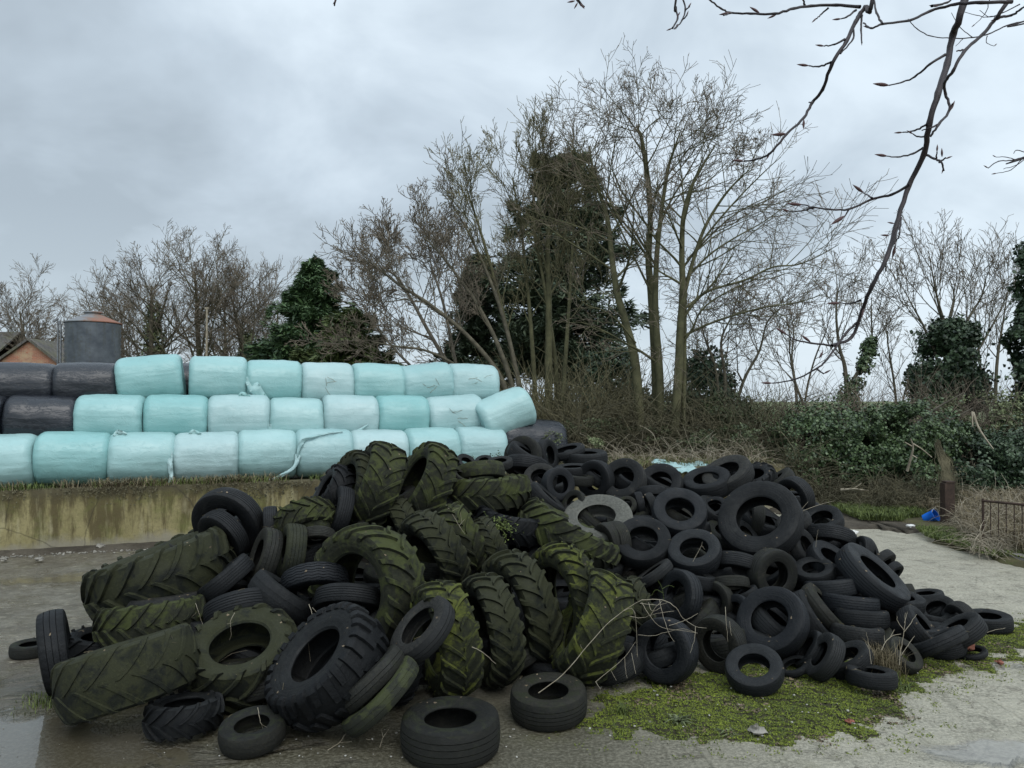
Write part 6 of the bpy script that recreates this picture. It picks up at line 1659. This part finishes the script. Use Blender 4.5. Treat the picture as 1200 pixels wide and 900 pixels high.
twig('short bare branching twig rising from the half buried tyre', [[(1033, 762, 6.95), (1038, 752, 6.95), (1046, 745, 6.95), (1056, 743, 6.95)], [(1043, 747, 6.95), (1048, 738, 6.95)], [(1037, 753, 6.95), (1036, 744, 6.95)]], .007)
twig('single dead stalk left of the pale grass tuft', [[(1021, 778, 6.95), (1018, 756, 6.95), (1015, 741, 6.95)], [(1019, 762, 6.95), (1014, 752, 6.95)]], .006)
twig('dead bramble stems over the mossy tractor tyre at the centre', [[(523, 592, hD(523, 592, -.55)), (531, 604, hD(531, 604, -.6)), (538, 616, hD(538, 616, -.65)), (545, 626, hD(545, 626, -.65))], [(528, 600, hD(528, 600, -.6)), (538, 596, hD(538, 600, -.6)), (541, 612, hD(541, 612, -.65))], [(538, 616, hD(538, 616, -.65)), (545, 608, hD(545, 610, -.65))]], .004)
twig('white looped stem over the olive chevron tyre at left', [[(228, 704, 7.3), (232, 715, 7.2), (236, 728, 7.15), (241, 737, 7.1)], [(214, 736, 7.2), (222, 726, 7.2), (230, 718, 7.2)]], .0035)
twig('hanging dead roots beside the block tread tyre', [[(362, 708, 6.7), (366, 722, 6.6), (362, 738, 6.55), (361, 752, 6.5), (364, 775, 6.45)], [(366, 712, 6.7), (372, 718, 6.6), (378, 721, 6.6)], [(362, 738, 6.55), (354, 750, 6.5)], [(365, 728, 6.55), (363, 748, 6.5)]], .0035)
twig('thin straw lying in the opening of the tractor tyre with the open face', [[(258, 775, 6.9), (272, 766, 6.95), (290, 762, 7.0)]], .003)
twig('thin stem hanging over the rim of the tractor tyre with the open face', [[(275, 718, 6.75), (270, 729, 6.7), (271, 743, 6.7), (269, 750, 6.7)], [(266, 731, 6.72), (272, 730, 6.7)]], .003)
twig('bent straw sticking out of the small round tyre at the front left', [[(302, 829, 5.8), (304, 840, 5.75), (306, 848, 5.7), (314, 853, 5.75)], [(306, 848, 5.7), (309, 855, 5.75)]], .003)
twig('pale stick lying on the ground below the two thin split tyres', [[(384, 879, 5.75), (398, 870, 5.8), (405, 860, 5.9), (420, 853, 5.95)], [(398, 870, 5.8), (412, 869, 5.85)]], .004)
twig('small dead root on the ground left of the nearest flat tyre', [[(445, 876, 5.75), (449, 864, 5.85), (456, 854, 5.9)], [(449, 864, 5.85), (447, 855, 5.9)], [(429, 866, 5.8), (438, 867, 5.8)]], .0035)
twig('long dead stem poking from the right peak towards the road', [[(938, 600, 9.6), (950, 595, 9.6), (965, 590, 9.6), (978, 587, 9.6)], [(938, 598, 9.6), (947, 588, 9.6)]], .006)
twig('thin curved stem in front of the arched tyre on the right edge', [[(956, 641, 8.7), (957, 630, 8.7), (959, 620, 8.7)]], .0035)
twig('bent twig in the opening of the round tyre right of the middle', [[(812, 658, 8.1), (818, 647, 8.1), (822, 640, 8.1), (826, 644, 8.1)], [(822, 640, 8.1), (823, 635, 8.1)]], .004)
twig('dead stalks in front of the brownish tyre at the front', [[(850, 711, 6.85), (851, 730, 6.8), (853, 752, 6.75)], [(855, 728, 6.85), (857, 745, 6.75)]], .004)
twig('crossed dead sticks in front of the last flat tyre', [[(1147, 747, 8.2), (1150, 736, 8.2), (1151, 725, 8.2)], [(1130, 722, 8.3), (1140, 732, 8.2), (1150, 744, 8.2)], [(1150, 744, 8.2), (1163, 739, 8.2), (1178, 736, 8.2)]], .007)
# green sprig between tyres
twig('green sprig growing between the notched tyre and the narrow one', [[(778, 703, 7.3), (776, 690, 7.2), (771, 680, 7.2)], [(776, 690, 7.2), (784, 686, 7.2), (790, 688, 7.2)], [(777, 695, 7.2), (769, 691, 7.2), (763, 698, 7.2)]], .004, 'sprig', mat='grass', cat='plant')
# small pale-leaved sprig by the front tyres
b = ground_at(625, 848); root = empty('bramble_sprig', tuple(b)); tag(root, 'trailing bramble sprig with pale leaves in front of the front flat tyre', 'bramble')
tb = Tubes(); P = catmull([ground_at(611, 838)+[0, 0, .03], ground_at(622, 847)+[0, 0, .03], ground_at(637, 846)+[0, 0, .04], ground_at(650, 852)+[0, 0, .01]], 4)-b; tb.add(P, .003, 4); link('stem', tb.mesh('stem'), root, M['bramble'])
r_ = np.random.default_rng(2); lv = P[r_.integers(0, len(P)-2, 22)]+r_.normal(0, .014, (22, 3))+[0, 0, .01]
link('leaves', cards('leaves', lv, r_.normal(0, .6, lv.shape)+[0, -.4, 1], r_.uniform(.018, .032, len(lv)), 1.1, r_), root, M['straw'])
# litter
def crumple(name, label, u, v, z, size, m, seed, cat, D=None, sq=(1, 1, .5)):
    c = ground_at(u, v, z) if D is None else at(u, v, D); r_ = random.Random(seed)
    n, k = 14, 10; P = np.array([[(lambda a, b, s_: (s_*math.cos(a)*math.cos(b)*sq[0], s_*math.sin(a)*math.cos(b)*sq[1], s_*math.sin(b)*sq[2]))(2*math.pi*i/n, -math.pi/2+math.pi*j/(k-1), size*(1+.7*fbm(math.cos(2*math.pi*i/n)*1.4+seed, math.sin(2*math.pi*i/n)*1.4, j*.5))) for j in range(k)] for i in range(n)])
    mb = MB(); mb.grid(P, closed_u=True); o = link(name, mb.mesh(name, smooth=False), None, M[m]); o.location = c; tag(o, label, cat); return o
crumple('plastic_scrap', 'white crumpled plastic scrap on the road edge right of the heap', 998, 624, .05, .11, 'white_litter', 1, 'litter', sq=(1, .6, .4))
crumple('wrapper', 'pinkish crumpled wrapper in the small tyre at far right', 1135, 757, .12, .05, 'red_litter', 2, 'litter', sq=(1, .7, .7))
crumple('rag', 'pale rag draped over the small tyre at far right', 1134, 751, .17, .07, 'straw', 5, 'litter', sq=(1.2, .7, .4))
crumple('brick_fragment', 'reddish brick fragment on the moss at far right', 1172, 776, .02, .035, 'red_litter', 3, 'brick fragment')
crumple('brick_fragment', 'small dark red fragment in the middle of the moss', 995, 845, .03, .03, 'red_litter', 4, 'brick fragment')
crumple('stone', 'large pale grey stone in the moss at the front', 888, 856, .03, .065, 'stone', 6, 'stone')
crumple('paper_scrap', 'pale scrap on the verge beside the blue tub', 1067, 616, .12, .08, 'white_litter', 7, 'litter', sq=(1, .6, .3))
for i, (u, v, l) in enumerate(((118, 640, 'largest pale stone at the foot of the wall'), (186, 641, 'pale stone at the wall foot near the slanting tractor tyre'), (46, 655, 'pale stone at the wall foot near the left edge'), (5, 655, 'flat stone at the wall foot at the left edge of the photo'))):
    crumple('stone', l, u, v, .06, .075 if i == 0 else .055, 'stone', 20+i, 'stone')

# ---------------------------------------------------------------- overhanging beech
# one tree: trunk and limb stand out of view to the right, its hanging branches reach into the picture
beech = empty('beech_tree', (4.3, 3.2, 0)); tag(beech, 'beech whose bare budded branches hang into the top right of the view', 'tree')
BO = np.array([4.3, 3.2, 0.])
tb = Tubes(); tb.add(catmull([(4.3, 3.2, -.1), (4.25, 3.15, 1.5), (4.3, 3.1, 3.2), (4.1, 3.0, 5.), (4.2, 2.9, 7.5)], 5)-BO, np.linspace(.26, .13, 21), 16); link('trunk', tb.mesh('trunk'), beech, M['beech_bark'])
tb = Tubes(); LIMB = catmull([(4.2, 3.05, 4.1), (3.2, 2.8, 4.35), (2.2, 2.5, 4.45), (1.2, 2.35, 4.4), (.4, 2.3, 4.35), (-.6, 2.3, 4.3)], 5); tb.add(LIMB-BO, np.linspace(.10, .018, len(LIMB)), 10); link('limb', tb.mesh('limb'), beech, M['beech_bark'])
bud_me = None
def bud_mesh():
    n = 10; P = np.array([[(r*math.cos(a), r*math.sin(a), z) for z, r in ((0, .15), (.12, .55), (.3, .95), (.5, 1.0), (.75, .65), (1.0, .08))] for a in np.arange(n)*2*math.pi/n]); P[..., 0] *= .11; P[..., 1] *= .11
    mb = MB(); mb.grid(P, closed_u=True); me = mb.mesh('bud'); me.materials.append(M['beech_bud']); return me
bud_me = bud_mesh()
def beech_branch(runs, buds, D, w0, hook=None):
    """runs[0] = main line (pixels); others spring from it; w in pixels of the photograph"""
    k = D/FOC
    first = None
    for i, (run, wa, wb) in enumerate(runs):
        P = [at(u, v, D+(.05*math.sin(j*1.3+i) if j or i else 0)) for j, (u, v) in enumerate(run)]
        if i == 0 and hook is not None: P = [np.array(hook)]+P
        Q = catmull(P, 5); n = len(Q)
        Q = Q+np.array([[.0022*fbm(t*.8, i*3., s_) for s_ in (1., 4., 8.)] for t in range(n)])
        wv = .86*np.linspace(wa, wb*(1.0 if i == 0 else .7), n)*k/2
        # swollen nodes and ring scars
        wv = wv*(1+.16*(np.arange(n) % 5 == 0))
        tb = Tubes(); tb.add(Q-BO, wv, 8)
        o = link('branch' if i == 0 else 'twig', tb.mesh('branch'), beech if i == 0 else first, M['beech'])
        if i == 0: first = o
    for (u, v, L, ang) in buds:
        p = at(u, v, D)-BO; d = np.array([math.cos(rad(ang)), rt2.normal(0, .15), math.sin(rad(ang))])
        b = bpy.data.objects.new('bud', bud_me); COL.objects.link(b); b.parent = first; b.location = p
        b.rotation_mode = 'QUATERNION'; b.rotation_quaternion = Vector(d).to_track_quat('Z', 'Y'); b.scale = (L*k*1.1,)*3
def lp(t): return LIMB[int(t*(len(LIMB)-1))]
# A: the heavy hanging branch
beech_branch([([(1132, -5), (1117, 40), (1110, 75), (1099, 110), (1089, 145), (1083, 180), (1065, 218), (1050, 265), (1040, 300), (1022, 335), (1010, 365), (998, 395), (975, 405)], 10, 4.0),
              ([(1008, 375), (992, 390), (970, 420), (957, 432), (930, 445), (905, 449)], 3.6, 2.2),
              ([(975, 405), (950, 402), (932, 398), (922, 392)], 3, 2.2), ([(957, 432), (965, 438)], 3, 2.4), ([(1108, 64), (1090, 75), (1072, 90), (1058, 96), (1042, 100)], 3.6, 2.4),
              ([(1086, 146), (1072, 153), (1058, 155)], 3, 2.2), ([(1085, 160), (1075, 160), (1070, 157)], 2.6, 2), ([(1082, 173), (1070, 180), (1052, 184), (1040, 183)], 3.2, 2), ([(1082, 180), (1095, 186), (1103, 190), (1106, 200)], 3.6, 3), ([(1101, 190), (1108, 185)], 3, 2.5), ([(1097, 186), (1098, 178)], 2.4, 2),
              ([(1065, 217), (1045, 228), (1023, 233), (995, 245), (970, 245), (955, 243), (940, 240)], 4, 2.4), ([(1022, 232), (1012, 226)], 2.6, 2.2), ([(955, 243), (940, 247), (925, 248)], 2.6, 2.2), ([(995, 245), (990, 253)], 2.6, 2),
              ([(1054, 262), (1050, 275), (1049, 290)], 2.8, 2), ([(1056, 255), (1054, 275), (1050, 283)], 2.2, 2), ([(1038, 306), (1038, 318)], 3, 2), ([(1008, 352), (995, 356), (985, 355)], 2.8, 2), ([(1020, 340), (1012, 362)], 2.4, 2)],
             [(1042, 100, 18, 175), (1058, 155, 9, 180), (1040, 183, 14, 172), (1012, 226, 15, 145), (940, 240, 16, 172), (925, 248, 10, 165), (990, 253, 19, 212), (1049, 288, 14, 262), (1050, 280, 10, 250), (985, 355, 15, 182), (922, 392, 14, 147), (905, 449, 12, 178), (1042, 276, 10, 178), (1048, 262, 8, 170), (965, 438, 9, 30), (1098, 178, 9, 80), (1104, 184, 10, 90), (1108, 186, 8, 20), (1106, 196, 7, 260), (1070, 157, 8, 150), (1012, 362, 10, 255), (950, 401, 13, 140), (960, 420, 10, 60)], 2.05, 10, lp(.52))
# B: branch crossing in front and joining A
beech_branch([([(1186, -5), (1168, 20), (1152, 40), (1130, 60), (1117, 83), (1107, 97), (1108, 110), (1113, 128), (1100, 146), (1090, 160)], 5.5, 3),
              ([(1132, 58), (1121, 60)], 3, 2.4), ([(1113, 128), (1116, 122)], 3.4, 3), ([(1105, 140), (1095, 148), (1080, 153)], 3, 2),
              ([(1186, 2), (1150, 3), (1120, 5), (1090, 13), (1066, 24), (1035, 28), (1021, 33), (1012, 27)], 5, 3), ([(1034, 28), (1027, 15), (1024, 0), (1020, -6)], 3, 3), ([(1092, 7), (1110, 3), (1118, -4)], 3.4, 3),
              ([(1170, 20), (1185, 18), (1196, 11), (1205, 4)], 4, 3)],
             [(1113, 130, 13, 62), (1100, 7, 12, 183), (1021, 33, 9, 160), (1172, 22, 10, 190)], 1.95, 5.5, lp(.47))
# C: left hanging branch
beech_branch([([(1024, -6), (1014, 8), (1003, 25), (992, 48), (975, 75), (964, 105), (952, 120), (942, 138), (922, 157), (902, 180), (885, 187), (872, 189)], 6.5, 2.2),
              ([(1008, 14), (1000, 30), (1000, 45), (985, 63)], 3.4, 2.6), ([(1010, 18), (1009, 35), (1010, 50)], 3, 2.4), ([(1003, 12), (992, 20), (986, 22)], 3, 2.2), ([(990, 46), (978, 52), (966, 54)], 3, 2.4), ([(974, 73), (960, 78), (948, 77)], 3, 2.4),
              ([(1008, 8), (980, 6), (950, 7), (930, 10), (908, 16), (880, 16), (857, 15), (845, 10), (832, 0), (822, -8)], 4.4, 2.6), ([(971, 9), (962, 17), (957, 22)], 2.6, 2), ([(943, 6), (940, -4)], 3, 2.4), ([(857, 15), (848, 18)], 2.6, 2.4), ([(952, 120), (948, 120)], 2.5, 2)],
             [(986, 22, 10, 185), (966, 54, 10, 172), (948, 77, 13, 172), (922, 157, 17, 182), (872, 189, 14, 178), (942, 140, 12, 262), (902, 180, 8, 240), (957, 21, 8, 225), (890, 15, 13, 140), (910, 17, 10, 200), (857, 15, 13, 183), (1010, 48, 5, 270)], 2.15, 6.5, lp(.60))
# D, E: tips at the top edge, F: sprig at the right edge
beech_branch([([(793, -6), (792, 8), (794, 22), (788, 33)], 3, 2.4), ([(800, -4), (803, 12), (798, 26), (790, 34)], 2.6, 2.2), ([(803, 12), (808, 8)], 2.4, 2), ([(799, 24), (805, 18)], 2.4, 2)], [(806, 10, 8, 60), (788, 33, 7, 200), (804, 20, 7, 70), (794, 28, 8, 250), (797, 14, 7, 240)], 2.2, 3, lp(.78))
beech_branch([([(672, -8), (676, 0), (679, 3)], 2.6, 2.4), ([(676, 0), (681, 6)], 2, 2)], [(674, 1, 9, 190), (680, 4, 9, 300), (677, 3, 8, 240)], 2.3, 2.6, lp(.93))
beech_branch([([(396, -8), (393, -1)], 2.2, 2)], [(394, 0, 6, 230)], 2.4, 2.2, lp(.99))
D_ = 3.4
beech_branch([([(1225, 178), (1200, 184), (1185, 188), (1170, 189), (1158, 197)], 2.0, 1.2), ([(1200, 184), (1185, 199), (1168, 203)], 1.4, 1.1), ([(1190, 187), (1178, 184), (1167, 184)], 1.3, 1.1), ([(1210, 181), (1192, 176), (1188, 180)], 1.4, 1.1), ([(1205, 183), (1192, 193), (1176, 198)], 1.3, 1.1)], [(1158, 197, 6, 150), (1168, 203, 6, 190), (1167, 184, 5, 160)], 3.1, 2, (4.0, 3.1, 4.2))
# fine twigs crossing behind at the top right
beech_branch([([(1225, 22), (1200, 25), (1180, 30), (1158, 40), (1140, 44), (1115, 45), (1090, 42), (1075, 34), (1067, 26)], 2.2, 1.1), ([(1157, 42), (1156, 50), (1165, 54)], 1.3, 1), ([(1140, 44), (1125, 32), (1115, 15)], 1.2, 1), ([(1128, 46), (1120, 54)], 1.1, 1), ([(1195, 5), (1175, 15), (1158, 20), (1145, 18), (1130, 14)], 1.6, 1), ([(1160, -2), (1155, 15), (1143, 28)], 1.3, 1), ([(1175, 15), (1160, 20), (1148, 12)], 1.1, 1)], [(1067, 26, 5, 120), (1130, 14, 5, 150), (1165, 54, 5, 40), (1143, 28, 5, 220)], 3.2, 2, (4.0, 3.1, 4.6))

# ---------------------------------------------------------------- leaves, straw and grit caught on the tyres
bpy.context.view_layer.update()
dg = bpy.context.evaluated_depsgraph_get()
rl_ = np.random.default_rng(77); LC, LN, SC = [], [], []
for k in range(2600):
    y = rl_.uniform(5.9, 13); x = rl_.uniform(-.62, .68)*y
    hit, p, n, idx, ob, mt_ = scene.ray_cast(dg, Vector((x, y, 2.9)), Vector((0, 0, -1)))
    if not hit or n.z < .45 or ob is None or ob.name.split('.')[0] not in ('tread', 'sidewall') or not ob.parent or 'tyre' not in ob.parent.name: continue
    q = np.array(p)+np.array(n)*.003; (LC if rl_.random() < .75 else SC).append(q)
    if len(LN) < len(LC): LN.append(np.array(n)+rl_.normal(0, .22, 3))
LC, LN = np.array(LC), np.array(LN)
o = link('fallen_leaves', cards('fallen_leaves', LC, LN, rl_.uniform(.007, .026, len(LC)), 1.4, rl_, .3), None, M['dry_leaf']); tag(o, 'small dead leaves and crumbs caught on top of the tyres', 'leaf litter', kind='stuff')
tb = Tubes()
for q in SC:
    a = rl_.uniform(0, 6.28); l = rl_.uniform(.02, .09); d = np.array([math.cos(a), math.sin(a), rl_.uniform(-.2, .3)])*l
    tb.add([q-d/2, q+np.array([0, 0, .006]), q+d/2], .0014, 3)
o = link('straw_bits', tb.mesh('straw_bits'), None, M['straw']); tag(o, 'short bits of straw lying on the tyres', 'straw', kind='stuff')
